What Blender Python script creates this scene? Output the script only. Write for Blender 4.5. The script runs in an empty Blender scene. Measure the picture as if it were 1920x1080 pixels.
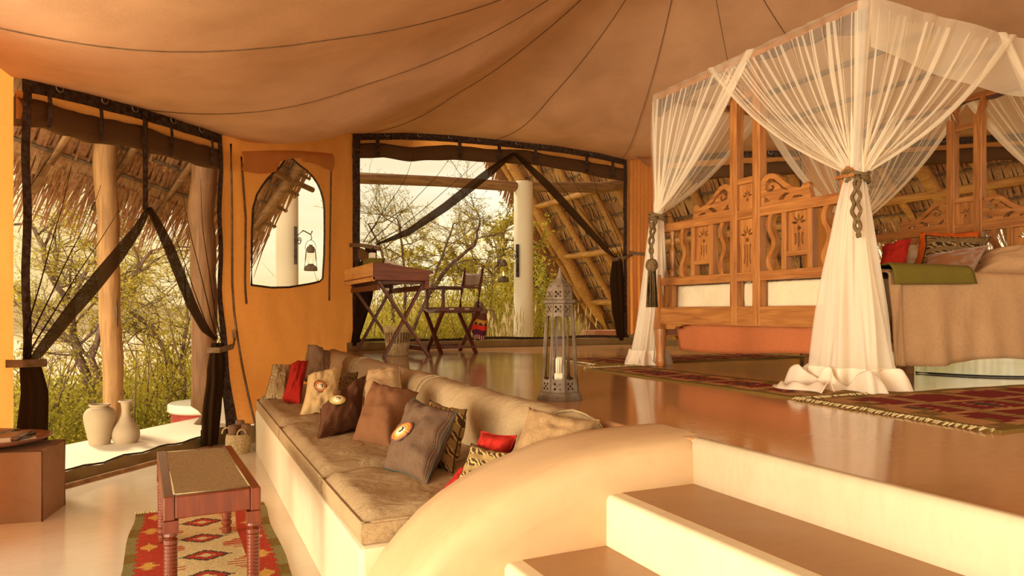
import bpy, bmesh, math, random
import numpy as np
from mathutils import Vector, Matrix, noise
random.seed(7); np.random.seed(7)
C = bpy.context.scene.collection
scene = bpy.context.scene
PI = math.pi
R = math.radians

# ------------------------------------------------------------------ camera, sky, sun, exposure
cam = bpy.data.cameras.new('camera'); cam_o = bpy.data.objects.new('camera', cam); C.objects.link(cam_o)
cam.sensor_width = 36; cam.lens = 36 * 1320 / 1920; cam.shift_y = 45 / 1920; cam.clip_end = 2000; cam.clip_start = .05
cam_o.location = (0, 0, 1.08); cam_o.rotation_euler = (R(90), 0, R(-24.8))
scene.camera = cam_o
scene.view_settings.view_transform = 'Standard'; scene.view_settings.look = 'None'
scene.view_settings.gamma = 1; scene.view_settings.use_curve_mapping = False
scene.view_settings.exposure = 0.08
scene.cycles.max_bounces = 12; scene.cycles.transparent_max_bounces = 40
scene.cycles.diffuse_bounces = 5; scene.cycles.glossy_bounces = 4; scene.cycles.transmission_bounces = 6
scene.cycles.caustics_reflective = False; scene.cycles.caustics_refractive = False
scene.cycles.sample_clamp_indirect = 4

SKY_LOW = (1.0, .85, .54); SKY_HIGH = (1.0, .92, .70); SKY_STRENGTH = 1.2
wd = bpy.data.worlds.new('sky'); scene.world = wd; wd.use_nodes = True
nt = wd.node_tree; nt.nodes.clear()
def wn(t, **k):
    n = nt.nodes.new(t)
    for a, b in k.items(): setattr(n, a, b)
    return n
tc = wn('ShaderNodeTexCoord'); sx = wn('ShaderNodeSeparateXYZ'); nt.links.new(tc.outputs['Generated'], sx.inputs[0])
rmp = wn('ShaderNodeValToRGB'); rmp.color_ramp.elements[0].position = 0.0; rmp.color_ramp.elements[0].color = (.95, .74, .44, 1)
rmp.color_ramp.elements[1].position = .45; rmp.color_ramp.elements[1].color = (*SKY_HIGH, 1)
e = rmp.color_ramp.elements.new(.06); e.color = (*SKY_LOW, 1)
e = rmp.color_ramp.elements.new(.17); e.color = (1.0, .91, .66, 1)
nt.links.new(sx.outputs[2], rmp.inputs[0])
mp = wn('ShaderNodeMapping'); mp.inputs['Scale'].default_value = (2, 2, 8); nt.links.new(tc.outputs['Generated'], mp.inputs[0])
nz = wn('ShaderNodeTexNoise'); nz.inputs['Scale'].default_value = 1.6; nz.inputs['Detail'].default_value = 5; nt.links.new(mp.outputs[0], nz.inputs[0])
cr = wn('ShaderNodeValToRGB'); cr.color_ramp.elements[0].position = .42; cr.color_ramp.elements[0].color = (.94, .88, .78, 1)
cr.color_ramp.elements[1].position = .58; cr.color_ramp.elements[1].color = (1, 1, 1, 1); nt.links.new(nz.outputs[0], cr.inputs[0])
mx = wn('ShaderNodeMixRGB', blend_type='MULTIPLY'); mx.inputs[0].default_value = 1
nt.links.new(rmp.outputs[0], mx.inputs[1]); nt.links.new(cr.outputs[0], mx.inputs[2])
dt = wn('ShaderNodeVectorMath', operation='DOT_PRODUCT'); dt.inputs[1].default_value = (-.42, .88, .22); nt.links.new(tc.outputs['Generated'], dt.inputs[0])
gr = wn('ShaderNodeValToRGB'); gr.color_ramp.elements[0].position = .80; gr.color_ramp.elements[0].color = (1, 1, 1, 1); gr.color_ramp.elements[1].position = 1.0; gr.color_ramp.elements[1].color = (1.0, .86, .58, 1); nt.links.new(dt.outputs['Value'], gr.inputs[0])
m2 = wn('ShaderNodeMixRGB', blend_type='MULTIPLY'); m2.inputs[0].default_value = 1; nt.links.new(mx.outputs[0], m2.inputs[1]); nt.links.new(gr.outputs[0], m2.inputs[2]); mx = m2
bg = wn('ShaderNodeBackground'); bg.inputs[1].default_value = SKY_STRENGTH; nt.links.new(mx.outputs[0], bg.inputs[0])
wo = wn('ShaderNodeOutputWorld'); nt.links.new(bg.outputs[0], wo.inputs[0])

def lamp(name, kind, loc, aim, energy, color, **k):
    l = bpy.data.lights.new(name, kind); l.energy = energy; l.color = color
    for a, b in k.items(): setattr(l, a, b)
    o = bpy.data.objects.new(name, l); C.objects.link(o); o.location = loc
    o.rotation_euler = (Vector(aim) - Vector(loc)).to_track_quat('-Z', 'Y').to_euler()
    return o
# low veiled evening sun out beyond the left hand opening
lamp('evening_sun', 'SUN', (-14, 26, 24), (0, 0, 0), 4.2, (1, .84, .56), angle=R(12))
# added area lamps left of and behind the camera to lift the interior
lamp('left_fill', 'AREA', (-8.5, .2, 1.9), (2.6, 3.2, 1.1), 760, (1, .86, .62), shape='RECTANGLE', size=6, size_y=2.6)
lamp('rear_fill', 'AREA', (3.0, -8.0, 2.8), (3.6, 4.0, 1.3), 330, (1, .82, .56), shape='RECTANGLE', size=6, size_y=2.4)
lamp('ceiling_fill', 'AREA', (-6.0, -1.2, .12), (2.2, 3.8, 5.2), 1700, (1, .84, .62), shape='RECTANGLE', size=6, size_y=4)  # added low lamp aimed up to brighten the ceiling

# ------------------------------------------------------------------ materials
def hx(s):
    s = s.lstrip('#'); v = [int(s[i:i+2], 16) / 255 for i in (0, 2, 4)]
    return tuple(c / 12.92 if c <= .04045 else ((c + .055) / 1.055) ** 2.4 for c in v)
class Mat:
    def __init__(s, name):
        s.m = bpy.data.materials.new(name); s.m.use_nodes = True; s.t = s.m.node_tree; s.n = s.t.nodes
        s.p = s.n['Principled BSDF']; s.out = s.n['Material Output']
    def N(s, t, **k):
        n = s.n.new(t)
        for a, b in k.items(): setattr(n, a, b)
        return n
    def L(s, a, b): s.t.links.new(a, b)
    def coord(s, kind='Object', scale=(1, 1, 1), rot=(0, 0, 0)):
        c = s.N('ShaderNodeTexCoord'); m = s.N('ShaderNodeMapping'); m.inputs['Scale'].default_value = scale; m.inputs['Rotation'].default_value = rot
        s.L(c.outputs[kind], m.inputs[0]); return m.outputs[0]
    def noise(s, vec, scale=5, detail=4, dist=0):
        n = s.N('ShaderNodeTexNoise'); n.inputs['Scale'].default_value = scale; n.inputs['Detail'].default_value = detail; n.inputs['Distortion'].default_value = dist
        s.L(vec, n.inputs[0]); return n.outputs[0]
    def ramp(s, fac, stops, interp='LINEAR'):
        r = s.N('ShaderNodeValToRGB'); cr = r.color_ramp; cr.interpolation = interp
        while len(cr.elements) < len(stops): cr.elements.new(.5)
        for e, (p, c) in zip(cr.elements, stops): e.position = p; e.color = (*c[:3], 1)
        s.L(fac, r.inputs[0]); return r.outputs[0]
    def bump(s, h, strength=.2, dist=.01, prev=None):
        b = s.N('ShaderNodeBump'); b.inputs['Strength'].default_value = strength; b.inputs['Distance'].default_value = dist
        s.L(h, b.inputs['Height'])
        if prev is not None: s.L(prev, b.inputs['Normal'])
        s.L(b.outputs[0], s.p.inputs['Normal']); return b.outputs[0]
    def mul(s, a, b, fac=1, mode='MULTIPLY'):
        m = s.N('ShaderNodeMixRGB', blend_type=mode); m.inputs[0].default_value = fac; s.L(a, m.inputs[1]); s.L(b, m.inputs[2]); return m.outputs[0]
    def set(s, rough=.6, spec=.5, metal=0):
        s.p.inputs['Roughness'].default_value = rough; s.p.inputs['Specular IOR Level'].default_value = spec; s.p.inputs['Metallic'].default_value = metal; return s
    def col(s, c):
        if isinstance(c, tuple): s.p.inputs['Base Color'].default_value = (*c, 1)
        else: s.L(c, s.p.inputs['Base Color'])
        return s
def lerp3(a, b, t): return tuple(x + (y - x) * t for x, y in zip(a, b))
def plain(name, c, rough=.6, var=.18, scale=6, bump=0, bscale=60, metal=0, spec=.5, stretch=(1, 1, 1)):
    m = Mat(name); v = m.coord('Object', stretch); c = hx(c) if isinstance(c, str) else c
    f = m.noise(v, scale, 4); m.col(m.ramp(f, [(.3, lerp3(c, (0, 0, 0), var)), (.7, lerp3(c, (1, 1, 1), var * .25))])); m.set(rough, spec, metal)
    if bump: m.bump(m.noise(v, bscale, 3), bump, .004)
    return m.m
def wood(name, c1, c2, rough=.4, axis=2, scale=3):
    m = Mat(name); st = [14, 14, 14]; st[axis] = 1.2
    v = m.coord('Object', tuple(st)); f = m.noise(v, scale, 5, .6); g = m.noise(m.coord('Object'), 2.2, 2)
    a = m.ramp(f, [(.3, hx(c1)), (.72, hx(c2))]); b = m.ramp(g, [(.3, (.75, .72, .7)), (.7, (1, 1, 1))])
    m.col(m.mul(a, b)); m.set(rough); m.bump(f, .12, .003); return m.m
def fabric(name, c, weave=220, rough=.95, var=.2, bump=.35, c2=None, wr=0):
    m = Mat(name); v = m.coord('Object'); c = hx(c) if isinstance(c, str) else c
    n1 = m.noise(m.coord('Object', (1, 1, .25)), weave, 2); n2 = m.noise(m.coord('Object', (.25, 1, 1)), weave, 2)
    w = m.mul(n1, n2, .5, 'MIX'); lo = hx(c2) if c2 else lerp3(c, (0, 0, 0), var)
    a = m.ramp(w, [(.38, lo), (.62, c)]); big = m.ramp(m.noise(v, 4, 3), [(.3, (.86, .85, .83)), (.7, (1, 1, 1))])
    m.col(m.mul(a, big)); m.set(rough, .2); nb = m.bump(w, bump, .002)
    if wr: m.bump(m.noise(m.coord('Object', (1, 1, 1)), 9, 3, 1.2), wr, .02, nb)
    return m.m
def sheer(name, c, alpha, trans=.5, weave=0):      # thin cloth: some light passes straight, some is scattered to both sides
    m = Mat(name); c = hx(c); m.n.remove(m.p)
    d = m.N('ShaderNodeBsdfDiffuse'); d.inputs[0].default_value = (*c, 1); t = m.N('ShaderNodeBsdfTranslucent'); t.inputs[0].default_value = (*c, 1)
    x = m.N('ShaderNodeMixShader'); x.inputs[0].default_value = trans; m.L(d.outputs[0], x.inputs[1]); m.L(t.outputs[0], x.inputs[2])
    if alpha >= 1: m.L(x.outputs[0], m.out.inputs[0]); return m.m
    p = m.N('ShaderNodeBsdfTransparent'); y = m.N('ShaderNodeMixShader'); y.inputs[0].default_value = alpha
    m.L(p.outputs[0], y.inputs[1]); m.L(x.outputs[0], y.inputs[2]); m.L(y.outputs[0], m.out.inputs[0]); return m.m
def canvas(name, c, trans, wr=.3):                  # tent canvas, lets a part of the daylight glow through
    m = Mat(name); c = hx(c); v = m.coord('Object'); w = m.noise(m.coord('Object', (1, 1, .3)), 160, 2)
    big = m.noise(m.coord('Object', (1.4, 1.4, .6)), 1.6, 4, .4)
    a = m.mul(m.ramp(w, [(.35, lerp3(c, (0, 0, 0), .12)), (.65, c)]), m.ramp(big, [(.3, (.82, .8, .78)), (.7, (1, 1, 1))]))
    d = m.N('ShaderNodeBsdfDiffuse'); m.L(a, d.inputs[0]); t = m.N('ShaderNodeBsdfTranslucent')
    tcol = m.N('ShaderNodeMixRGB', blend_type='MULTIPLY'); tcol.inputs[0].default_value = 1; m.L(a, tcol.inputs[1]); tcol.inputs[2].default_value = (1, .82, .58, 1); m.L(tcol.outputs[0], t.inputs[0])
    b = m.N('ShaderNodeBump'); b.inputs['Strength'].default_value = wr; b.inputs['Distance'].default_value = .03
    m.L(m.noise(m.coord('Object', (1.0, 1.0, .8)), 2.6, 3, .8), b.inputs['Height']); m.L(b.outputs[0], d.inputs['Normal']); m.L(b.outputs[0], t.inputs['Normal'])
    x = m.N('ShaderNodeMixShader'); x.inputs[0].default_value = trans; m.L(d.outputs[0], x.inputs[1]); m.L(t.outputs[0], x.inputs[2]); m.L(x.outputs[0], m.out.inputs[0]); m.n.remove(m.p)
    return m.m
def attr_mat(name, rough=.95, weave=150, bump=.4):  # woven pattern whose colours come with the mesh
    m = Mat(name); a = m.N('ShaderNodeAttribute'); a.attribute_name = 'col'
    w = m.noise(m.coord('Object', (1, 1, 1)), weave, 2); m.col(m.mul(a.outputs[0], m.ramp(w, [(.3, (.72, .72, .72)), (.7, (1, 1, 1))]))); m.set(rough, .15); m.bump(w, bump, .003); return m.m
def plaster(name, c, rough, spec=.5, mott=.25, scale=1.4, b=.12):   # polished lime plaster with trowel marks
    m = Mat(name); c = hx(c); f = m.noise(m.coord('Object', (1, 1, 1)), scale, 6, .8); g = m.noise(m.coord('Object', (1, 3, 1)), scale * 6, 5, 1.5)
    a = m.mul(m.ramp(f, [(.3, lerp3(c, (.25, .10, .03), mott)), (.7, c)]), m.ramp(g, [(.25, (.93, .92, .91)), (.6, (1, 1, 1))]))
    m.col(a); m.set(rough, spec); r = m.ramp(f, [(.3, (rough * .75,) * 3), (.7, (rough * 1.35,) * 3)]); m.L(r, m.p.inputs['Roughness'])
    m.bump(g, b, .006); return m.m

M = dict(
    floor=plaster('polished_cream_floor', '#e2d6c2', .13, .9, .10, 1.2, .05), platform=plaster('polished_tan_floor', '#b98a60', .11, .9, .26, 1.0, .07),
    plaster=plaster('cream_plaster', '#e3d3b2', .5, .4, .09, 1.2, .05), tread=plaster('tan_plaster', '#a57d54', .42, .5, .25, 1.5, .15),
    ceil=canvas('ceiling_canvas', '#e3bb98', .10, .22), wall=canvas('orange_canvas', '#eeae68', .58, .3), blind=canvas('rolled_blind_canvas', '#d89a58', .35, .25), skirt=plain('olive_canvas', '#8a7142', 1, .2, 5, .2, 60, 0, .05),
    valance=wood('dark_valance', '#4a2c20', '#6e4632', .6, 1), band=plain('dark_brown_webbing', '#3a2310', 1, .2, 30, .2, 60, 0, .02), flap=canvas('rolled_canvas', '#7a5a3c', .35, .6), screen=sheer('dark_mesh_screen', '#4a3524', .15, .5),
    screen_dense=sheer('gathered_mesh_screen', '#3f2c1b', .97, .45), net=sheer('white_net', '#fff4dd', .27, .5), net_dense=sheer('white_net_gathered', '#fff6e4', .60, .5),
    net_solid=sheer('white_net_hem', '#fff3e0', .93, .4), strap=plain('canvas_strap', '#6b4e2c', 1, .2, 20, .2, 60, 0, .02),
    steel=plain('steel', '#b9b0a0', .3, .1, 9, 0, 60, 1), bronze=plain('aged_bronze_tin', '#60492f', .7, .25, 14, .1, 60, 0, .25), iron=plain('dark_iron', '#33281f', .5, .3, 14, .1, 60, .6),
    bedwood=wood('bed_teak', '#8f5527', '#bd8042', .42, 2), bedwood_h=wood('bed_teak_rail', '#8f5527', '#bd8042', .42, 1), mahog=wood('mahogany', '#461c0d', '#66301a', .45, 2),
    desktop=wood('desk_oiled_wood', '#5c2812', '#7d3f1f', .5, 0), stoolwood=wood('red_stained_wood', '#5e2410', '#803818', .28, 2),
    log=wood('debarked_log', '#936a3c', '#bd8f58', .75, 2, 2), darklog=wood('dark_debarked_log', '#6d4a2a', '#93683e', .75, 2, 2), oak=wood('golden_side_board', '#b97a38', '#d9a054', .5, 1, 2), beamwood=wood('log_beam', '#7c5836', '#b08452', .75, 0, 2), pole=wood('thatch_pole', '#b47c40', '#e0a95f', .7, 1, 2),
    white=plain('white_limewash', '#efe2c8', .8, .06, 3, .15, 20), thatch=plain('makuti_leaf', '#bd8654', .9, .35, 30, .4, 90, 0, .1), thatch2=plain('makuti_straw', '#d0a06a', .9, .3, 30, .3, 90, 0, .1),
    seat=fabric('oatmeal_linen', '#b89d76', 260, .95, .3, .4, None, .5), clay=plain('grey_clay', '#ab9472', .75, .12, 5, .15, 90), pouf=plaster('suede_hide', '#94755c', .9, .15, .55, 2.2, .2),
    basket=plain('seagrass', '#c8ab72', .85, .35, 60, .5, 120), towel=fabric('towel', '#8d6a50', 150, 1, .25, .6), paper=plain('paper_pages', '#e6dac2', .8, .12, 40), leather=plain('brown_leather', '#6f4a34', .5, .3, 12, .2, 80),
    tray=plain('turned_wood_tray', '#7b4a2c', .4, .25, 14), sling=plain('sling_leather', '#7a5230', .55, .25, 8, .2, 80), bark=plain('acacia_bark', '#6b4431', .9, .4, 14, .5, 40), twig=plain('twig', '#73583a', .9, .3, 14),
    grass=plain('dry_grass', '#e6d39a', .9, .2, 8), sand=plain('river_sand', '#d9b79c', .95, .1, .4), scrub=plain('scrub_ground', '#c2ae62', .95, .25, .8), cap=plaster('tan_cap_plaster', '#cfae84', .45, .5, .12, 1.5, .06), hill=plain('far_hills', '#9d7f52', 1, .2, .05),
    rope=plain('olive_rope', '#6a4f22', 1, .25, 60, .4, 120, 0, .05), linen=fabric('sand_bedspread', '#c09870', 240, .95, .18, .3, None, .25), sheet=fabric('white_sheet', '#e2d0ae', 240, .95, .08, .2, None, .5), olive=fabric('olive_throw', '#746524', 240, .95, .2, .4),
    under=canvas('terracotta_cloth', '#e28a58', .35, .2), red=fabric('red_cotton', '#b3281c', 260, .9, .2, .25, None, .25), taupe=fabric('taupe_suede', '#85674c', 200, .95, .2, .2, None, .3), beige=fabric('beige_suede', '#a98860', 200, .95, .2, .2, None, .3),
    brown=fabric('brown_cotton', '#7d5335', 240, .95, .15, .2, None, .2), cream=fabric('cream_linen', '#d3b27c', 240, .95, .15, .3, None, .3), orange=fabric('orange_cotton', '#d0611a', 240, .9, .2, .3), kilim=attr_mat('kilim_wool'), cane=attr_mat('woven_cane', .7, 90, .3),
    bagcloth=attr_mat('bag_cloth'), black=plain('black_rubber', '#17120e', .6, .1), glass=None, soft_white=plain('white_enamel', '#efe4d0', .35, .05), redpaint=plain('red_paint', '#b4402c', .6, .15), bench=plain('pink_plaster', '#c07f5a', .8, .15),
)
g = Mat('clear_glass'); g.n.remove(g.p); a = g.N('ShaderNodeBsdfTransparent'); a.inputs[0].default_value = (.95, .92, .85, 1); b = g.N('ShaderNodeBsdfGlossy'); b.inputs['Roughness'].default_value = .05
x = g.N('ShaderNodeMixShader'); x.inputs[0].default_value = .003; g.L(a.outputs[0], x.inputs[1]); g.L(b.outputs[0], x.inputs[2]); g.L(x.outputs[0], g.out.inputs[0]); M['glass'] = g.m
def emis(name, c, s):
    m = Mat(name); m.col(c); m.p.inputs['Emission Color'].default_value = (*c, 1); m.p.inputs['Emission Strength'].default_value = s; return m.m
M['flame'] = emis('flame', (1, .6, .2), 3)
def leaf_mat(name, c1, c2, tr=.4):
    m = Mat(name); i = m.noise(m.coord('Object'), 1.7, 3); a = m.ramp(i, [(.35, hx(c1)), (.65, hx(c2))])
    d = m.N('ShaderNodeBsdfDiffuse'); t = m.N('ShaderNodeBsdfTranslucent'); m.L(a, d.inputs[0]); m.L(a, t.inputs[0]); x = m.N('ShaderNodeMixShader'); x.inputs[0].default_value = tr
    m.L(d.outputs[0], x.inputs[1]); m.L(t.outputs[0], x.inputs[2]); m.L(x.outputs[0], m.out.inputs[0]); m.n.remove(m.p); return m.m
M['leaf'] = leaf_mat('acacia_leaf', '#a89c3a', '#d8c456'); M['leaf2'] = leaf_mat('bush_leaf', '#9c943a', '#ccbc52'); M['leaf3'] = leaf_mat('dark_leaf', '#8d8236', '#c4b04a')
def zebra(name, dark, light, scale=5, sep=.5):
    m = Mat(name); v = m.coord('UV', (1, 1, 1)); w = m.N('ShaderNodeTexWave', wave_type='BANDS', bands_direction='DIAGONAL'); w.inputs['Scale'].default_value = scale; w.inputs['Distortion'].default_value = 7; w.inputs['Detail'].default_value = 2; w.inputs['Detail Scale'].default_value = 1.4
    m.L(v, w.inputs[0]); z = m.N('ShaderNodeTexWave', wave_type='BANDS', bands_direction='Y'); z.inputs['Scale'].default_value = scale * .23; z.inputs['Distortion'].default_value = 3.5; m.L(v, z.inputs[0])
    a = m.ramp(w.outputs[1], [(sep - .06, hx(dark)), (sep + .06, hx(light))]); b = m.ramp(z.outputs[1], [(.5, (0, 0, 0)), (.56, (1, 1, 1))])
    x = m.N('ShaderNodeMixRGB'); m.L(b, x.inputs[0]); m.L(a, x.inputs[1]); x.inputs[2].default_value = (*lerp3(hx(dark), hx(light), .55), 1)
    w2 = m.noise(m.coord('Object'), 240, 2); m.col(m.mul(x.outputs[0], m.ramp(w2, [(.3, (.8, .8, .8)), (.7, (1, 1, 1))]))); m.set(.95, .2); m.bump(m.noise(m.coord('Object'), 9, 3, 1), .3, .02); return m.m
M['zebra'] = zebra('zebra_print', '#4a3622', '#c2a064'); M['zebra_dark'] = zebra('dark_zebra_print', '#33241a', '#98784a', 6); M['zebra_light'] = zebra('pale_zebra_print', '#6d5638', '#cbb07e', 8, .3)
def tweed(name, cs):
    m = Mat(name); v = m.coord('UV', (1, 1, 1)); n = m.N('ShaderNodeTexNoise'); n.inputs['Scale'].default_value = 42; n.inputs['Detail'].default_value = 3; m.L(m.coord('UV', (1, 2.4, 1)), n.inputs[0])
    k = len(cs); a = m.ramp(n.outputs[0], [(.34 + .32 * i / (k - 1), hx(c)) for i, c in enumerate(cs)]); w = m.N('ShaderNodeTexWave', wave_type='BANDS', bands_direction='X'); w.inputs['Scale'].default_value = 17; w.inputs['Distortion'].default_value = 1.2; m.L(v, w.inputs[0])
    m.col(m.mul(a, m.ramp(w.outputs[1], [(.2, (.62, .6, .58)), (.7, (1, 1, 1))]))); m.set(.95, .2); m.bump(w.outputs[1], .4, .004); return m.m
M['tweed'] = tweed('brown_tweed', ['#46291b', '#6b4128', '#55301f', '#7c5a34']); M['tweed2'] = tweed('speckled_tweed', ['#6a4632', '#7d5238', '#5f6458', '#8c5a38', '#4d3a2c'])
def satin(name, c):
    m = Mat(name); m.col(hx(c)); m.set(.33, .6); m.p.inputs['Sheen Weight'].default_value = .3; m.bump(m.noise(m.coord('Object', (1, 1, .5)), 7, 3, 1.2), .35, .02); return m.m
M['satin'] = satin('bronze_satin', '#7c4a24')

# ------------------------------------------------------------------ mesh helpers
LOC = {}
def V(*a): return Vector(a)
def frame(d):
    d = Vector(d).normalized(); u = Vector((0, 0, 1)) if abs(d.z) < .95 else Vector((1, 0, 0))
    s = d.cross(u).normalized(); return s, s.cross(d).normalized(), d
class MB:
    def __init__(s): s.v = []; s.f = []; s.c = None; s.uv = None
    def add(s, vs, fs):
        o = len(s.v); s.v += [tuple(p) for p in vs]; s.f += [tuple(i + o for i in f) for f in fs]; return s
    def hexa(s, p): return s.add(p, [(0, 3, 2, 1), (4, 5, 6, 7), (0, 1, 5, 4), (1, 2, 6, 5), (2, 3, 7, 6), (3, 0, 4, 7)])
    def box(s, lo, hi):
        (a, b, c), (d, e, f) = lo, hi; return s.hexa([(a, b, c), (d, b, c), (d, e, c), (a, e, c), (a, b, f), (d, b, f), (d, e, f), (a, e, f)])
    def bar(s, p, q, w, h, up=None):                   # rectangular bar from p to q, w across, h along up
        p, q = Vector(p), Vector(q); d = (q - p).normalized(); up = Vector(up) if up else (Vector((0, 0, 1)) if abs(d.z) < .9 else Vector((1, 0, 0)))
        a = d.cross(up).normalized() * w / 2; b = a.cross(d).normalized() * h / 2
        return s.hexa([p - a - b, p + a - b, p + a + b, p - a + b, q - a - b, q + a - b, q + a + b, q - a + b])
    def tube(s, pts, r, n=8, cap=True):
        pts = [Vector(p) for p in pts]; o = len(s.v); k = len(pts); rs = r if isinstance(r, (list, tuple)) else [r] * k; px = None
        for i, p in enumerate(pts):
            d = (pts[min(i + 1, k - 1)] - pts[max(i - 1, 0)])
            if d.length < 1e-9: d = Vector((0, 0, 1))
            d.normalize()
            if px is None: a, b, _ = frame(d)
            else:
                a = (px - d * px.dot(d))
                a = a.normalized() if a.length > 1e-6 else frame(d)[0]; b = d.cross(a)
            px = a
            for j in range(n):
                t = 2 * PI * j / n; s.v.append(tuple(p + (a * math.cos(t) + b * math.sin(t)) * rs[i]))
        for i in range(k - 1):
            for j in range(n):
                jj = (j + 1) % n; s.f.append((o + i * n + j, o + i * n + jj, o + (i + 1) * n + jj, o + (i + 1) * n + j))
        if cap: s.f.append(tuple(o + j for j in range(n))[::-1]); s.f.append(tuple(o + (k - 1) * n + j for j in range(n)))
        return s
    def lathe(s, c, prof, n=20, sq=0):                 # prof: (radius, z) pairs, bottom to top
        o = len(s.v); cx, cy, cz = c
        for r, z in prof:
            for j in range(n):
                t = 2 * PI * (j + .5) / n; s.v.append((cx + r * math.cos(t), cy + r * math.sin(t), cz + z))
        for i in range(len(prof) - 1):
            for j in range(n):
                jj = (j + 1) % n; s.f.append((o + i * n + j, o + i * n + jj, o + (i + 1) * n + jj, o + (i + 1) * n + j))
        s.f.append(tuple(o + j for j in range(n))[::-1]); s.f.append(tuple(o + (len(prof) - 1) * n + j for j in range(n))); return s
    def prism(s, poly, z0, z1):
        n = len(poly); o = len(s.v); s.v += [(x, y, z0) for x, y in poly] + [(x, y, z1) for x, y in poly]
        s.f.append(tuple(o + i for i in range(n))[::-1]); s.f.append(tuple(o + n + i for i in range(n)))
        for i in range(n): j = (i + 1) % n; s.f.append((o + i, o + j, o + n + j, o + n + i))
        return s
    def slab(s, poly, t, ax, org, eu, ev):             # outline in a plane (org + x*eu + y*ev), extruded by t along ax
        org, eu, ev, ax = map(Vector, (org, eu, ev, ax)); n = len(poly); o = len(s.v)
        for k in (0, 1):
            for x, y in poly: s.v.append(tuple(org + eu * x + ev * y + ax * (t * k)))
        s.f.append(tuple(o + i for i in range(n))[::-1]); s.f.append(tuple(o + n + i for i in range(n)))
        for i in range(n): j = (i + 1) % n; s.f.append((o + i, o + j, o + n + j, o + n + i))
        return s
    def grid(s, fn, nu, nv, close=False):
        o = len(s.v)
        for i in range(nu + 1):
            for j in range(nv + 1): s.v.append(tuple(fn(i / nu, j / nv)))
        for i in range(nu):
            for j in range(nv): a = o + i * (nv + 1) + j; s.f.append((a, a + nv + 1, a + nv + 2, a + 1))
        return s
    def build(s, name, mat, parent=None, smooth=False, bevel=0, world=True, thick=0, sub=0, kind=None, label=None):
        me = bpy.data.meshes.new(name); off = LOC.get(parent.name, Vector()) if (parent and world) else Vector()
        vs = s.v if off.length == 0 else [(x - off.x, y - off.y, z - off.z) for x, y, z in s.v]
        me.from_pydata(vs, [], s.f); me.update()
        if s.c is not None:
            at = me.color_attributes.new('col', 'FLOAT_COLOR', 'CORNER'); arr = np.ones((len(me.loops), 4), np.float32); k = 0
            for p in me.polygons: arr[p.loop_start:p.loop_start + p.loop_total, :3] = s.c[p.index]
            at.data.foreach_set('color', arr.ravel())
        if s.uv is not None:
            ul = me.uv_layers.new(name='uv'); vi = np.zeros(len(me.loops), np.int32); me.loops.foreach_get('vertex_index', vi); ul.data.foreach_set('uv', np.array(s.uv, np.float32)[vi].ravel())
        me.materials.append(mat)
        if smooth: me.polygons.foreach_set('use_smooth', [True] * len(me.polygons))
        o = bpy.data.objects.new(name, me); C.objects.link(o)
        if parent: o.parent = parent; LOC[o.name] = LOC.get(parent.name, Vector())
        if thick: md = o.modifiers.new('t', 'SOLIDIFY'); md.thickness = thick; md.offset = 0
        if bevel: md = o.modifiers.new('b', 'BEVEL'); md.width = bevel; md.segments = 2; md.limit_method = 'ANGLE'
        if sub: md = o.modifiers.new('s', 'SUBSURF'); md.levels = sub; md.render_levels = sub
        if kind: o['kind'] = kind
        if label: o['label'] = label
        return o
def tag(o, label, cat, group=None):
    o['label'] = label; o['category'] = cat
    if group: o['group'] = group
    return o
def thing(name, label, cat, loc=(0, 0, 0), rz=0, group=None):
    o = bpy.data.objects.new(name, None); C.objects.link(o); o.location = loc; o.rotation_euler = (0, 0, rz); o.empty_display_size = .1
    LOC[o.name] = Vector(loc); return tag(o, label, cat, group)
def struct_e(name, loc=(0, 0, 0)):
    o = bpy.data.objects.new(name, None); C.objects.link(o); o.location = loc; LOC[o.name] = Vector(loc); o['kind'] = 'structure'; return o
def copy_tree(o, parent=None):
    c = o.copy(); C.objects.link(c)
    if parent: c.parent = parent
    for ch in list(o.children): copy_tree(ch, c)
    return c
def bez(p0, p1, p2, p3, n=10):
    p0, p1, p2, p3 = map(Vector, (p0, p1, p2, p3)); return [p0 * (1 - t) ** 3 + p1 * (3 * t * (1 - t) ** 2) + p2 * (3 * t * t * (1 - t)) + p3 * t ** 3 for t in [i / n for i in range(n + 1)]]
def poly_at(pts, t):                                   # point at fraction t of a polyline by its parameter list [(t, (x, y, z))]
    for (a, p), (b, q) in zip(pts, pts[1:]):
        if t <= b: return Vector(p).lerp(Vector(q), (t - a) / (b - a) if b > a else 0)
    return Vector(pts[-1][1])

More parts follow.
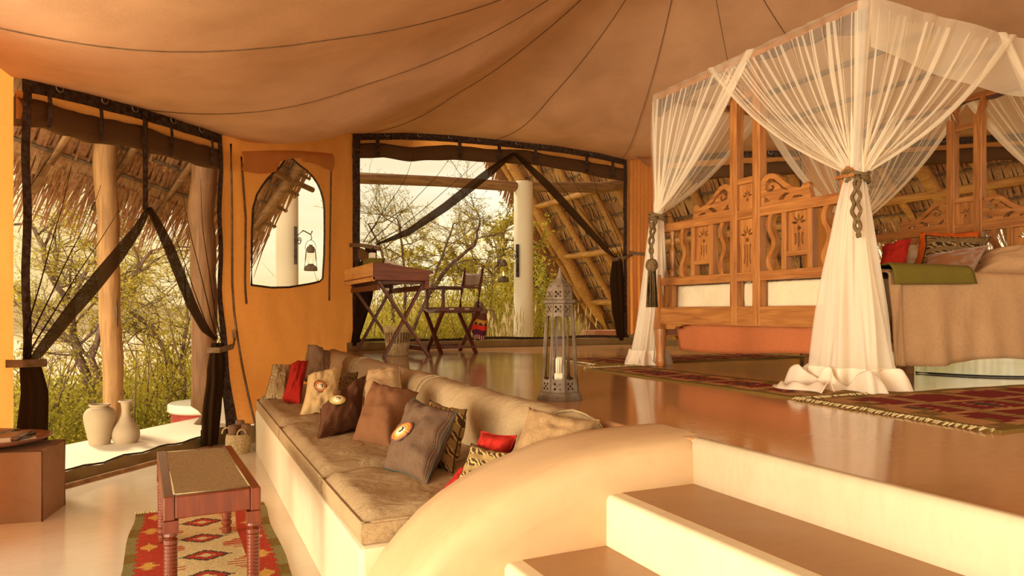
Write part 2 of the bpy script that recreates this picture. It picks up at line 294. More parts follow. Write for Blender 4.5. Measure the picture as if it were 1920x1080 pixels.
# ------------------------------------------------------------------ floors, platform, stairs
MB().prism([(-.99, 4.94), (-4.2, 1.2), (-4.2, -5), (1.7, -5), (1.7, 7.9)], -.25, 0).build('floor', M['floor'], kind='structure')
MB().prism([(-.99, 4.94), (1.6, 7.96), (1.3, 9.4), (-2.6, 4.86)], -.28, -.012).build('floor_deck', M['white'], kind='structure', bevel=.03)
MB().prism([(1.5, 2.0), (1.5, 7.72), (1.72, 8.05), (5.47, 8.06), (9.3, 4.2), (9.3, -3.5), (1.58, -3.5), (1.58, 1.93)], -.3, .65).build('floor_platform', M['platform'], kind='structure', bevel=.012)
st = struct_e('trim_1', (1.2, 1.9, 0)); st['label'] = 'cream plaster stairs with tan treads rising to the platform'
for i, (x0, x1, z0, z1) in enumerate([(1.214, 1.585, .0, .497), (.856, 1.215, 0, .335), (.50, .857, 0, .165)]):
    b = MB(); n = 7; r = .022
    prof = [(x1, z0), (x0, z0)] + [(x0 + r - r * math.cos(a), z1 - r + r * math.sin(a)) for a in [PI / 2 * k / n for k in range(n + 1)]] + [(x0 + r + .004, z1 - .001)]
    prof = [(x1, z0), (x0, z0)] + [(x0 + r - r * math.cos(a), z1 - r + r * math.sin(a)) for a in [PI / 2 * k / n for k in range(n + 1)]] + [(x0 + .06, z1), (x0 + .061, z1 - .02), (x1, z1 - .02)]
    MB().slab(prof, -4.9, (0, 1, 0), (0, 1.915, 0), (1, 0, 0), (0, 0, 1)).build('riser', M['plaster'], st)
    MB().box((x0 + .058, -2.985, z1 - .02), (x1, 1.915, z1 + .001)).build('tread', M['tread'], st)
MB().slab([(1.56, 0), (1.6, 0), (1.6, .648), (1.585, .655), (1.568, .65), (1.56, .63)], -4.9, (0, 1, 0), (0, 1.915, 0), (1, 0, 0), (0, 0, 1)).build('riser', M['plaster'], st, True)
# curved parapet between stairs and sofa
prof = [(1.62, .655), (1.45, .653), (1.30, .645), (1.14, .625), (1.02, .590), (.92, .558), (.84, .523), (.76, .480), (.69, .432), (.625, .372), (.57, .312), (.525, .245), (.485, .165), (.455, .08), (.44, 0)]
sec = [(2.262, -.13), (2.262, -.05), (2.255, -.018), (2.235, -.003), (2.16, .004), (2.02, .002), (1.955, -.006), (1.925, -.022), (1.912, -.05), (1.908, -.13)]
pts = []
for i, (x, z) in enumerate(prof):
    a = prof[max(i - 1, 0)]; b = prof[min(i + 1, len(prof) - 1)]; t = Vector((b[0] - a[0], b[1] - a[1])).normalized(); nrm = Vector((-t.y, t.x)); nrm = -nrm if nrm.y < 0 or (nrm.y == 0) else nrm
    if nrm.x > 0: nrm = -nrm
    if i == 0: nrm = Vector((0, 1))
    pts.append([(x + nrm.x * h, y + .006 * noise.noise((x * 4, y * 3, 1)), max(z + nrm.y * h, -.01)) for y, h in sec])
w = MB(); k = len(sec); o = 0
for row in pts: w.v += row
for i in range(len(pts) - 1):
    for j in range(k - 1): a = i * k + j; w.f.append((a, a + 1, a + k + 1, a + k))
for side in (0, k - 1):                                # the two flanks down to the floor
    o = len(w.v); n = len(pts)
    for i in range(n): p = pts[i][side]; w.v.append(p); w.v.append((p[0], p[1], -.01))
    for i in range(n - 1): a = o + 2 * i; w.f.append((a, a + 2, a + 3, a + 1) if side else (a, a + 1, a + 3, a + 2))
w.build('trim_2', M['cap'], smooth=True, kind='structure', label='curved cream plaster parapet between sofa and stairs')

# ------------------------------------------------------------------ tent walls
P0, P1 = Vector((-.93, 4.93, 0)), Vector((1.70, 8.0, 0)); NW = Vector((3.07, -2.63, 0)).normalized()
TOP1 = [(0, 2.45), (.07, 2.485), (.24, 2.53), (.45, 2.55), (.55, 2.58), (.62, 2.68), (.70, 2.77), (.80, 2.90), (1, 3.10)]
BULGE = [(0, 0), (.42, 0), (.447, .17), (.47, .31), (.55, .28), (.68, .18), (.92, .03), (1, 0)]
def pl(pts, t):
    for (a, p), (b, q) in zip(pts, pts[1:]):
        if t <= b: return p + (q - p) * (t - a) / (b - a)
    return pts[-1][1]
def W1(s, z, off=0):
    b = pl(BULGE, s) * max(0, 1 - z / 1.35) ** 1.5; p = P0 + (P1 - P0) * s + NW * (b + off); return Vector((p.x, p.y, z))
YB = 8.0
def W3(x, z, off=0): return Vector((x, YB - off, z))
TOP3 = [(1.70, 3.10), (2.26, 3.17), (2.9, 3.205), (3.68, 3.215), (4.46, 3.215), (5.03, 3.18), (5.47, 3.13)]
Q0 = Vector((5.45, 8.0, 0)); QD = Vector((1, -1, 0)).normalized(); NQ = Vector((-1, -1, 0)).normalized()
def W4(t, z, off=0): p = Q0 + QD * t + NQ * off; return Vector((p.x, p.y, z))
wrk = lambda a, b, s=1: .012 * s * noise.noise((a * 5, b * 1.4, 3)) + .02 * s * noise.noise((a * 2, b * .8, 9))
def drapery(s, z): return .016 * math.sin(s * 55 + z * 5.5) * max(0, 1 - abs(z - .75) / .75) * (.5 + .5 * math.sin(s * 17 + 1)) + .010 * math.sin(s * 90 + z) * max(0, 1 - abs(z - 2.0) / 1.2) * (s < .54)
def fold(t, z, n, amp): return amp * math.sin(t * n) * (.6 + .4 * math.sin(z * 1.3 + t * 3))
# left wall beside the frame edge
MB().grid(lambda a, b: (-1.09 + .16 * a + .012 * math.sin(a * 9), 3.7 + a * 1.29, b * 2.46), 20, 10).build('wall_left', M['wall'], smooth=True, kind='structure')
# corner wall with the arched window: ring from the arch outline out to the panel edge
S0, S1 = .447, 1.02
AR = [(.547, 1.318), (.548, 1.55), (.549, 1.78), (.553, 2.0), (.567, 2.13), (.587, 2.225), (.606, 2.30), (.628, 2.37), (.655, 2.45), (.675, 2.535), (.690, 2.61), (.705, 2.56), (.735, 2.525), (.765, 2.50), (.794, 2.455), (.816, 2.40), (.832, 2.33), (.843, 2.25), (.848, 2.15), (.849, 1.9), (.847, 1.68), (.840, 1.43), (.825, 1.395), (.78, 1.365), (.69, 1.318), (.62, 1.305)]
cen = (.70, 1.85)
def outer(s, z):
    dx, dz = s - cen[0], z - cen[1]; k = 1e9
    if dx > 1e-6: k = min(k, (S1 - cen[0]) / dx)
    if dx < -1e-6: k = min(k, (S0 - cen[0]) / dx)
    for _ in range(30):
        kk = k; ss = cen[0] + dx * k; zz = cen[1] + dz * k; top = pl(TOP1, min(max(ss, 0), 1)) + .06; bot = .14 if ss < .56 else .14
        if zz > top: k = k * .97 if zz - top > .02 else k * .995
        elif zz < bot: k = (bot - cen[1]) / dz
        else: break
    return cen[0] + dx * k, cen[1] + dz * k
dense = []
for i in range(len(AR)):
    a, b = AR[i], AR[(i + 1) % len(AR)]
    for k in range(4): dense.append((a[0] + (b[0] - a[0]) * k / 4, a[1] + (b[1] - a[1]) * k / 4))
for c_ in ((S0, .14), (S1, .14), (S0, pl(TOP1, S0)), (S1, 3.09)): pass
w = MB(); n = len(dense); J = 12
for (s, z) in dense:
    so, zo = outer(s, z)
    for j in range(J + 1):
        f = j / J; a, b = s + (so - s) * f, z + (zo - z) * f; w.v.append(tuple(W1(a, b, wrk(a * 4, b, f) + drapery(a, b) * f)))
for i in range(n):
    for j in range(J): a = i * (J + 1) + j; b = ((i + 1) % n) * (J + 1) + j; w.f.append((a, a + 1, b + 1, b))
# corner fillers so that the panel reaches its four corners
for (cs, cz) in ((S0, .14), (S1, .14), (S0, pl(TOP1, S0) + .06), (S1, pl(TOP1, S1) + .06)):
    best = sorted(range(n), key=lambda i: (w.v[i * (J + 1) + J][2] - cz) ** 2 + ((Vector(w.v[i * (J + 1) + J]) - W1(cs, cz)).length) ** 2)[:1][0]
    for i in (best - 2, best - 1, best, best + 1):
        a = (i % n) * (J + 1) + J; b = ((i + 1) % n) * (J + 1) + J; o = len(w.v); w.v.append(tuple(W1(cs, cz))); w.f.append((a, o, b))
wb = w.build('wall_back_left', M['wall'], smooth=True, kind='structure')
MB().grid(lambda a, b: W1(.39 + .605 * a, -.01 + .15 * b, .006), 30, 2).build('skirt', M['skirt'], wb, True)
def sz_line(pts, off=.012): return [W1(s, z, off) for s, z in pts]
MB().tube(sz_line(AR + AR[:1]), .010, 6).build('arch_binding', M['band'], wb, True)
fl = [(.505, 2.46), (.52, 2.44)] 
MB().grid(lambda a, b: W1(.507 + .375 * a, 2.46 + .31 * a - b * (.16 + .05 * math.sin(a * 7)) * (1 if (a < .36 or a > .62) else .55) + .02 * math.sin(a * PI), .03 + .03 * math.sin(b * PI)), 30, 5).build('rolled_blind', M['blind'], wb, True)
for pts in ([(.512, 2.42), (.527, 1.9), (.524, 1.15)], [(.882, 2.72), (.876, 1.9), (.871, 1.2)], [(.478, 2.5), (.483, 1.4), (.472, .3), (.47, .06)]):
    MB().tube([W1(*poly_at([(0, (*pts[0], 0))] + [((i + 1) / (len(pts) - 1), (*q, 0)) for i, q in enumerate(pts[1:])], k / 14).to_tuple()[:2], .014) for k in range(15)], .010, 5).build('tie_strap', M['strap'], wb, True)
pane = MB(); pc = W1(*cen, 0); pane.v = [tuple(W1(s, z, -.004)) for s, z in AR] + [tuple(pc)]; pane.f = [(i, (i + 1) % len(AR), len(AR)) for i in range(len(AR))]
wi = struct_e('window_2', tuple(W1(.7, 1.3))); pane.build('mesh_pane', sheer('arch_mesh', '#c9a673', .10, .5), wi)

# header band, side jambs, rolled flap, straps, rings for a screened opening
def opening(name, Wf, x0, x1, top, zb, bw, roll, rings, straps, rr=.012, jl=True, jr=True, sill=True):
    w = struct_e(name, tuple(Wf((x0 + x1) / 2, zb))); n = 40; dx = x1 - x0
    X = lambda a: x0 + dx * a
    MB().grid(lambda a, b: Wf(X(a), pl(top, X(a)) - .085 * b, .03 + .006 * math.sin(a * 31)), n, 2).build('header_band', M['band'], w, True)
    if jl: MB().grid(lambda a, b: Wf(x0 + bw * a, zb + (pl(top, x0) - zb) * b, .03 + .008 * math.sin(b * 21)), 2, 24).build('side_band', M['band'], w, True)
    if jr: MB().grid(lambda a, b: Wf(x1 - bw * a, zb + (pl(top, x1) - zb) * b, .03 + .008 * math.sin(b * 23)), 2, 24).build('side_band', M['band'], w, True)
    if sill: MB().grid(lambda a, b: Wf(X(a), zb + .035 * b + .008 * math.sin(a * 17), .034), n, 1).build('sill_band', M['band'], w, True)
    MB().grid(lambda a, b: Wf(X(a), pl(top, X(a)) - .07 - (pl(top, X(a)) - pl(roll, X(a)) - .10) * b, -.015), n, 3).build('canvas_strip', M['wall'], w, True)
    def rollf(a, b):
        t = 2 * PI * b; zc = pl(roll, X(a)) + .075; k = 1 + .16 * noise.noise((a * 14, math.cos(t) * 1.3, math.sin(t) * 1.3)); return Wf(X(a), zc + .085 * math.sin(t) * k, -.03 + .06 * math.cos(t) * k)
    MB().grid(rollf, 60, 14).build('rolled_flap', M['flap'], w, True)
    for sx_ in straps:
        MB().grid(lambda a, b: Wf(sx_ + bw * .55 * (a - .5), pl(top, sx_) - .06 - (pl(top, sx_) - pl(roll, sx_) - .05) * b, .045 + .012 * math.sin(b * PI)), 1, 8).build('roll_strap', M['band'], w, True)
    for rx in rings:
        c = Wf(rx, pl(top, rx) - .022, .05); e = (Wf(rx + .01 * (1 if bw > .03 else .3), 1) - Wf(rx, 1)).normalized()
        MB().tube([c + e * (.026 * math.cos(t)) + Vector((0, 0, .026 * math.sin(t))) for t in [2 * PI * k / 14 for k in range(15)]], .0035, 5, False).build('d_ring', M['steel'], w, True)
    return w
w1 = opening('window_1', W1, .012, .447, TOP1, .0, .014, [(0, 2.18), (.06, 2.215), (.12, 2.205), (.238, 2.255), (.29, 2.25), (.447, 2.27)], [.069, .152, .215, .305, .38], [.052, .145, .30, .41], sill=False)
MB().grid(lambda a, b: W1(.232 + .012 * a, 1.80 + .72 * b, .05), 1, 8).build('zip_band', M['band'], w1, True)
MB().grid(lambda a, b: W1(.0 + .40 * a, .002 + .075 * b + .016 * noise.noise((a * 9, 1, 2)) * b, .03 - .02 * b), 40, 3).build('ground_flap', M['skirt'], w1, True)
MB().tube([W1(.4 * k / 20, .085 + .016 * noise.noise((k / 20 * 9, 1, 2)), .011) for k in range(21)], .007, 5).build('flap_binding', M['band'], w1, True)
MB().bar(W1(0, .012, .10), W1(.40, .012, .10), .022, .024).build('threshold_strip', M['beamwood'], w1)
w3 = opening('window_3', W3, 1.70, 5.42, TOP3, .735, .085, [(1.7, 2.84), (2.07, 2.875), (2.42, 2.865), (2.92, 2.94), (3.33, 2.935), (3.88, 2.97), (4.62, 2.925), (5.42, 2.86)], [2.09, 2.48, 2.86, 3.24, 3.75, 4.12, 4.83], [1.98, 2.98, 3.50, 4.0, 4.75, 5.15])
MB().box((1.62, 7.90, .65), (5.50, 8.02, .735)).build('sill', M['skirt'], w3, bevel=.006)
# end panel of the back wall and the pleated corner panel
def pleat(a, b): t = -.02 + .47 * a; z = .77 + (3.13 - .77) * b; return W4(t, z, .05 + .035 * math.sin(a * 30 + math.sin(b * 2)) * (1 - .5 * b))
MB().grid(pleat, 70, 16).build('wall_back_right', M['wall'], smooth=True, kind='structure')
MB().grid(lambda a, b: W4(-.03 + .45 * a, .65 + .14 * b, .03), 6, 1).build('trim_3', M['skirt'], kind='structure', label='olive canvas skirt under the pleated corner panel')
MB().grid(lambda a, b: W4(2.16 + .40 * a, .65 + 2.45 * b, .02 + .02 * math.sin(a * 14 + b)), 24, 10).build('wall_right', M['wall'], smooth=True, kind='structure')
TOP4 = [(0, 3.13), (1.3, 3.15), (2.15, 3.10), (3.5, 3.12), (5.2, 3.10)]
opening('window_4', W4, .42, 2.20, TOP4, .70, .06, [(0, 2.83), (5.2, 2.83)], [.8, 1.3, 1.8], [.8, 1.4], sill=False)
opening('window_5', W4, 2.53, 5.1, TOP4, .70, .06, [(0, 2.83), (5.2, 2.83)], [3.1, 3.7], [3.0, 3.8], sill=False)
MB().grid(lambda a, b: W4(.42 + 4.8 * a, .65 + .06 * b, 0), 8, 1).build('trim_4', M['skirt'], kind='structure', label='low canvas sill strip behind the bed')

# ------------------------------------------------------------------ tent ceiling
PK = Vector((3.55, 4.3, 4.42))
EV = [(-1.0, .6, 2.5), (-1.0, 2.0, 2.43), (-.98, 3.9, 2.40)] + [tuple(W1(s, pl(TOP1, s), -.01)) for s in (0, .12, .24, .36, .45)] + [tuple(W1(s, pl(TOP1, s) , -.01)) for s in (.55, .65, .8, .92)] + \
     [(x, YB + .01, pl(TOP3, x)) for x in (1.70, 2.3, 2.9, 3.68, 4.4, 5.0, 5.45)] + [tuple(W4(t, pl(TOP4, t), -.01)) for t in (.6, 1.3, 2.1, 3, 3.8, 5.1)] + [(9.3, 3, 3.1), (9.2, 0, 3.1), (7, -2.6, 3.0), (4, -3.2, 3.0), (1.0, -2.6, 2.9), (-.6, -1.2, 2.7)]
EVN = []
for i in range(len(EV)):
    a, b = Vector(EV[i]), Vector(EV[(i + 1) % len(EV)]); m = max(1, int((b - a).length / .25))
    for k in range(m): EVN.append(a.lerp(b, k / m))
def ceil_pt(e, s):
    e = Vector(e); p = e.lerp(PK, s); p.z = e.z + (PK.z - e.z) * s ** 2.25 - .05 * math.sin(PI * min(s * 2.6, 1)) + .018 * noise.noise((p.x * 1.3, p.y * 1.3, 0)) * min(1, s * 6) * (1 - s); return p
w = MB(); n = len(EVN); J = 26
for e_ in EVN:
    for j in range(J + 1): w.v.append(tuple(ceil_pt(e_, (j / J))))
for i in range(n):
    for j in range(J): a = i * (J + 1) + j; b = ((i + 1) % n) * (J + 1) + j; w.f.append((a, b, b + 1, a + 1))
ce = w.build('ceiling', M['ceil'], smooth=True, kind='structure')
for e_ in [(-.98, 3.9, 2.40), W1(.24, 2.53, -.01), W1(.55, 2.60, -.01), (1.75, 8.01, 3.1), (3.45, 8.01, 3.21), (5.3, 8.0, 3.13), W4(1.6, 3.14, -.01), W4(3.2, 3.1, -.01)]:
    MB().tube([ceil_pt(e_, k / 30) - Vector((0, 0, .004)) for k in range(30)], .0032, 5).build('seam', M['strap'], ce, True)
for c_, a_ in ((W1(.50, 2.56, .12), .11), (W4(.30, 3.02, .12), .14)):   # loose corners of the canvas hanging below the eave
    MB().grid(lambda a, b: c_ + Vector(((a - .5) * 3.2 * a_, (a - .5) * 1.2 * a_, .05 - .5 * a_ * math.sin(a * PI) * math.sin(b * PI * .5) + .10 * (1 - b))) - NW * (.12 * (1 - b)), 10, 5).build('canvas_lip', M['ceil'], ce, True)

# ------------------------------------------------------------------ dark mesh screens drawn aside
def screen(label, Wf, top, head, edge, jamb, tie, fall, strap_pts, off, sgn):
    """head: header x-range; edge: free edge from the split down to the tie; jamb x; tie (x, z); fall: list of (x, z, half width) down to the floor."""
    t = thing('mesh_curtain', label, 'curtain', tuple(Wf(jamb, 0.0 if fall[-1][1] < .5 else .65, off)))
    n = 24; ed = [(i / (len(edge) - 1), (*p, 0)) for i, p in enumerate(edge)]
    def sp(a, b):                                      # a across from jamb to free edge, b down from header to tie
        e_ = poly_at(ed, b); zt = pl(top, head[0] + (head[1] - head[0]) * (1 if True else a)) - .05
        xh = jamb + (e_.x - jamb) * a; zj = (pl(top, jamb) - .05) * (1 - b) + (tie[1] + .02) * b; z = zj + (e_.y - zj) * a
        if b == 0: xh = jamb + (head[1] - jamb) * a if sgn > 0 else jamb + (head[0] - jamb) * a; z = pl(top, xh) - .05
        return Wf(xh, z, off + .018 * math.sin(a * 22 + b * 3) * (1 - .5 * b))
    MB().grid(sp, 24, 30).build('mesh_panel', M['screen'], t, True)
    for k, a in enumerate((.36, .60, .82)):
        MB().tube([sp(a + .02 * math.sin(k + b_ * 4), b_) + Vector((0, 0, 0)) for b_ in [.1 + .88 * i / 20 for i in range(21)]], [.0015 + .004 * i / 20 for i in range(21)], 5).build('mesh_fold', M['screen_dense'], t, True)
    ds = [poly_at(ed, k / 30) for k in range(31)]; u = .006 if Wf is W1 else .012
    wid = lambda b: .014 + .040 * math.sin(PI * min(1, b * 1.05)) ** .8
    def eb(a, b):
        p = poly_at(ed, b); q = poly_at(ed, min(1, b + .03)); q0 = poly_at(ed, max(0, b - .03)); d = (Wf(q.x, q.y) - Wf(q0.x, q0.y)).normalized(); nn = (Wf(1, 1) - Wf(0, 1)).normalized(); side = (nn * d.z - Vector((0, 0, 1)) * d.dot(nn)).normalized()
        return Wf(p.x, p.y, off + .02 + .02 * math.cos(a * PI * 2)) + side * (wid(b) * (a - .5) * 2)
    MB().grid(eb, 6, 40).build('gathered_edge', M['screen_dense'], t, True)
    fp = [(i / (len(fall) - 1), p) for i, p in enumerate(fall)]
    def fa(a, b):
        p = poly_at(fp, b); th = a * 2 * PI; ee = (Wf(p.x + .01, p.y) - Wf(p.x, p.y)).normalized(); k = 1 + .22 * math.sin(a * 38 + b * 2)
        return Wf(p.x, p.y, off + .03) + ee * (p.z * k * math.cos(th)) + Vector((ee.y, -ee.x, 0)) * (p.z * .55 * k * math.sin(th))
    MB().grid(fa, 48, 16).build('gathered_fall', M['screen_dense'], t, True)
    sb = [Vector(Wf(*p)) for p in strap_pts]
    b = MB()
    for p, q in zip(sb, sb[1:]): b.bar(p, q, .006, .045, (0, 0, 1))
    b.build('tie_band', M['strap'], t, bevel=.002)
    return t
screen('dark mesh screen drawn to the frame edge beside the hide cube', W1, TOP1, (.012, .238), [(.238, 1.82), (.205, 1.63), (.168, 1.457), (.12, 1.25), (.081, 1.087), (.026, .839), (.014, .78)], .013, (.014, .78), [(.014, .78, .05), (.022, .6, .07), (.016, .3, .085), (.010, .02, .10)], [(-.02, .785, .02), (-.006, .785, .13), (.028, .78, .14), (.034, .78, .06)], .05, 1)
screen('dark mesh screen tied back beside the arched window', W1, TOP1, (.238, .447), [(.238, 1.82), (.262, 1.68), (.286, 1.533), (.340, 1.141), (.375, .95), (.414, .85)], .444, (.415, .83), [(.417, .83, .045), (.412, .6, .075), (.40, .3, .085), (.393, .02, .07)], [(.466, .93, .02), (.462, .84, .04), (.436, .80, .14), (.404, .775, .14), (.398, .775, .04)], .05, -1)
screen('dark mesh screen sweeping to a tie above the writing desk', W3, TOP3, (1.70, 3.68), [(3.68, 3.05), (3.47, 2.88), (3.264, 2.715), (2.782, 2.325), (2.322, 2.0), (1.96, 1.85)], 1.72, (1.93, 1.83), [(1.90, 1.83, .05), (1.86, 1.6, .085), (1.82, 1.23, .075), (1.76, .95, .05), (1.70, .70, .03)], [(1.62, 1.83, .04), (1.78, 1.83, .12), (1.99, 1.80, .12), (2.02, 1.80, .05)], .06, 1)
screen('dark mesh screen sweeping down to the pleated corner panel', W3, TOP3, (3.68, 5.40), [(3.68, 3.05), (3.9, 2.88), (4.147, 2.683), (4.618, 2.265), (5.026, 1.896), (5.17, 1.80)], 5.40, (5.20, 1.79), [(5.20, 1.79, .06), (5.19, 1.5, .09), (5.21, 1.1, .08), (5.25, .70, .04)], [(5.10, 1.77, .12), (5.30, 1.80, .12), (5.45, 1.86, .08)], .06, -1)
MB().grid(lambda a, b: W4(.02 + .4 * a, 1.86 + .045 * b - .03 * math.sin(a * PI) , .11), 8, 1).build('trim_5', M['strap'], kind='structure', label='canvas strap across the pleated corner panel')

# ------------------------------------------------------------------ outside: ground, far bank, roofs on posts
def ground(a, b):
    x = -60 + 120 * a; y = -10 + 130 * b; d = max(0, y - 6 - .3 * x); z = -.75 - .10 * min(d, 9) - .02 * max(0, d - 9); return (x, y, z + .15 * noise.noise((x * .3, y * .3, 0)))
MB().grid(ground, 60, 60).build('ground', M['scrub'], smooth=True, kind='structure')
MB().grid(lambda a, b: (-160 + 190 * a, 36 + 70 * b + 10 * math.sin(a * 5), -2.2), 20, 6).build('ground_riverbed', M['sand'], kind='structure')
def hill(a, b): x = -420 + 900 * a; return (x, 210 + 60 * b + 20 * math.sin(a * 9), -4 + b * (9 + 6 * noise.noise((a * 7, 0, 4)) + 2 * noise.noise((a * 31, 2, 4))))
MB().grid(hill, 120, 4).build('hills', M['hill'], smooth=True, kind='structure')

def thatch_roof(name, e0, e1, up, depth, course=.24, lap=1.0, rafters=(), rr=.05, purlins=(), pr=.035, fringe=.45, seed=1, battens=True, blade=.05, pm='pole'):
    """underside of a palm thatch roof: eave line e0-e1, rising along up for depth metres."""
    rnd = random.Random(seed); e0, e1, up = Vector(e0), Vector(e1), Vector(up).normalized(); ln = (e1 - e0).length; ax = (e1 - e0) / ln
    nrm = ax.cross(up); nrm = -nrm if nrm.z < 0 else nrm
    r = struct_e(name, tuple(e0)); P = lambda s, t, h=0: e0 + ax * s + up * t + nrm * h
    MB().add([P(0, 0, .14), P(ln, 0, .14), P(ln, depth, .14), P(0, depth, .14)], [(0, 1, 2, 3)]).build('roof_cover', M['thatch'], r, thick=.05)
    nrow = int(depth / course)
    for k in range(nrow):
        b = MB(); s = 0; t0 = k * course
        while s < ln:
            wd_ = blade * rnd.uniform(.6, 1.3); L_ = course * rnd.uniform(.95, 1.35); sk = rnd.uniform(-.25, .25) * wd_; h1 = rnd.uniform(-.03, .015)
            b.add([P(s, t0 + course * 1.05, .07), P(s + wd_, t0 + course * 1.05, .07), P(s + wd_ * .8 + sk, t0 + course - L_, h1), P(s + wd_ * .2 + sk, t0 + course - L_, h1)], [(0, 1, 2, 3)]); s += wd_ * .85
        b.build('thatch_course', M['thatch'] if k % 2 else M['thatch2'], r)
        if battens: MB().bar(P(0, t0 + course * .98, -.005), P(ln, t0 + course * .98, -.005), .03 * course / .26, .022, nrm).build('batten', M['twig'], r)
    def pole(p, q, rad, nm):
        k = 8; pts = [p.lerp(q, i / k) + Vector((rnd.uniform(-1, 1), rnd.uniform(-1, 1), rnd.uniform(-1, 1))) * rad * .18 for i in range(k + 1)]
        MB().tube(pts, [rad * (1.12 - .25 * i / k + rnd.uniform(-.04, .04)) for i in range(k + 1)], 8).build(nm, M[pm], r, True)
    for q in rafters:
        s, rad = q if isinstance(q, tuple) else (q, rr); pole(P(s, -.15 if rad < .1 else -.05, -.04 - rad), P(s + rnd.uniform(-.05, .05), depth, -.04 - rad), rad, 'rafter')
    for t in purlins: pole(P(0, t, -.06 - 2 * rr), P(ln, t, -.06 - 2 * rr), pr, 'purlin')
    if fringe:
        b = MB(); s = 0
        while s < ln:
            wd_ = blade * rnd.uniform(.25, .7); L_ = fringe * rnd.uniform(.45, 1.15); sk = rnd.gauss(0, .07); h0 = rnd.uniform(.0, .12); dr = -up * L_ * .75 + Vector((0, 0, -L_ * .4))
            p = P(s, .12, h0); b.add([p, p + ax * wd_, p + ax * (wd_ * .6 + sk) + dr, p + ax * (wd_ * .3 + sk) + dr], [(0, 1, 2, 3)]); s += wd_ * .32
        b.build('thatch_fringe', M['thatch'], r, kind='stuff')
    return r
# left overhang along the corner wall
LE0, LE1 = Vector((-1.26, 7.19, 2.285)), Vector((.09, 8.77, 2.11)); ld = (LE1 - LE0)
UPL = Vector((.76, -.65, 1.18))
thatch_roof('roof_1', LE0 - ld * 1.6, LE0 + ld * 1.62, UPL, 4.6, .26, rafters=[.5, 1.25, 2.0, 2.75, 3.45, 4.1, 4.8, 5.5, (6.25, .06)], rr=.032, purlins=[.95], pr=.04, fringe=.55, seed=3, blade=.055, pm='beamwood')  # darker pole wood here stands in for the shade under this overhang
# big roof beyond the back opening: slope running down to the right
thatch_roof('roof_2', (11.95, 19.1, .43), (11.95, 9.6, .43), Vector((-1, 0, 1.475)), 7.0, .42, rafters=[.2, (.84, .17), 1.9, 2.9, 3.9, (4.9, .12), 6.1, 7.3, 8.5], rr=.09, purlins=[1.3, 2.9, 4.6], pr=.08, fringe=1.0, seed=5, blade=.10)
thatch_roof('roof_3', (10.60, 10.2, 2.45), (10.60, .5, 2.45), Vector((-1, 0, 1.0)), 4.4, .30, rafters=[.4, 1.2, 2.0, 2.8, (3.4, .09), 4.1, 4.9, 5.7, 6.5, 7.3], rr=.055, purlins=[.7, 1.9], pr=.06, fringe=.75, seed=8, blade=.07)
# verge fringe of roof_2
rnd = random.Random(4); b = MB()
for k in range(420):
    t = k / 420 * 6.9; p = Vector((11.95, 19.1, .43)) + Vector((-1, 0, 1.475)).normalized() * t; d = Vector((-.15, .35, -1)).normalized() * rnd.uniform(.25, .8); q = Vector((.05, 0, .03))
    b.add([p, p + q, p + q + d, p + d], [(0, 1, 2, 3)])
o = b.build('thatch_verge_fringe', M['thatch'], kind='stuff'); o['label'] = 'dry palm fringe hanging off the sloping roof end'; o['category'] = 'thatch'
# unseen thatch sheets above the tent, shaped to keep high sky and sun off
MB().add([(10.55 - 4.4 * .707, 0, 2.45 + 4.4 * .707), (3.6, 0, 6.9), (3.6, 13.4, 6.9), (10.55 - 4.4 * .707, 13.4, 2.45 + 4.4 * .707)], [(0, 1, 2, 3)]).build('roof_shade_1', M['thatch'], kind='structure', thick=.2)
MB().add([(.4, -1.5, 6.2), (3.6, -1.5, 6.9), (3.6, 13.4, 6.9), (1.9, 13.4, 6.35), (1.6, 7.4, 6.2), (.4, 5.2, 6.0)], [(0, 1, 2, 3, 4, 5)]).build('roof_shade_2', M['thatch'], kind='structure', thick=.2)

def log_post(label, p, q, r0, r1, seed, cat='post', mat='log', n=16):
    rnd = random.Random(seed); p, q = Vector(p), Vector(q); o = thing('log_post', label, cat, tuple(p)); k = 16
    pts = [p.lerp(q, i / k) + Vector((noise.noise((i * .4, seed, 0)), noise.noise((i * .4, seed, 5)), 0)) * r0 * .3 for i in range(k + 1)]
    MB().tube(pts, [r0 + (r1 - r0) * i / k + rnd.uniform(-.02, .02) * r0 for i in range(k + 1)], n).build('trunk', M[mat], o, True)
    MB().tube([pts[2] + Vector((r0 * .75, -r0 * .62, 0)), pts[7] + Vector((r0 * .72, -r0 * .66, 0)), pts[9] + Vector((r0 * .7, -r0 * .66, 0))], [.004, .008, .002], 5).build('drying_crack', M['iron'], o, True)
    return o
log_post('slender peeled log post behind the two clay vases', (-.595, 7.325, -.02), (-.68, 7.36, 2.75), .082, .095, 2)
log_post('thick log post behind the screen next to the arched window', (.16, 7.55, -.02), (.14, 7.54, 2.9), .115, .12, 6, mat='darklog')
def pillar(label, x, y, r, z1):
    o = thing('plaster_pillar', label, 'pillar', (x, y, -.9)); MB().lathe((x, y, -.9), [(r, 0), (r, .5), (r * .985, 2.4), (r * .97, z1 + .87), (r * .92, z1 + .90)], 32).build('shaft', M['white'], o, True)
    MB().lathe((x, y, -.92), [(r * 1.3, 0), (r * 1.3, .1), (r * 1.05, .16)], 32).build('footing', M['white'], o); return o
pillar('white round pillar beyond the back opening', 5.88, 12.2, .19, 3.58); pillar('white round pillar seen through the arched window', 1.51, 12.2, .19, 3.56)
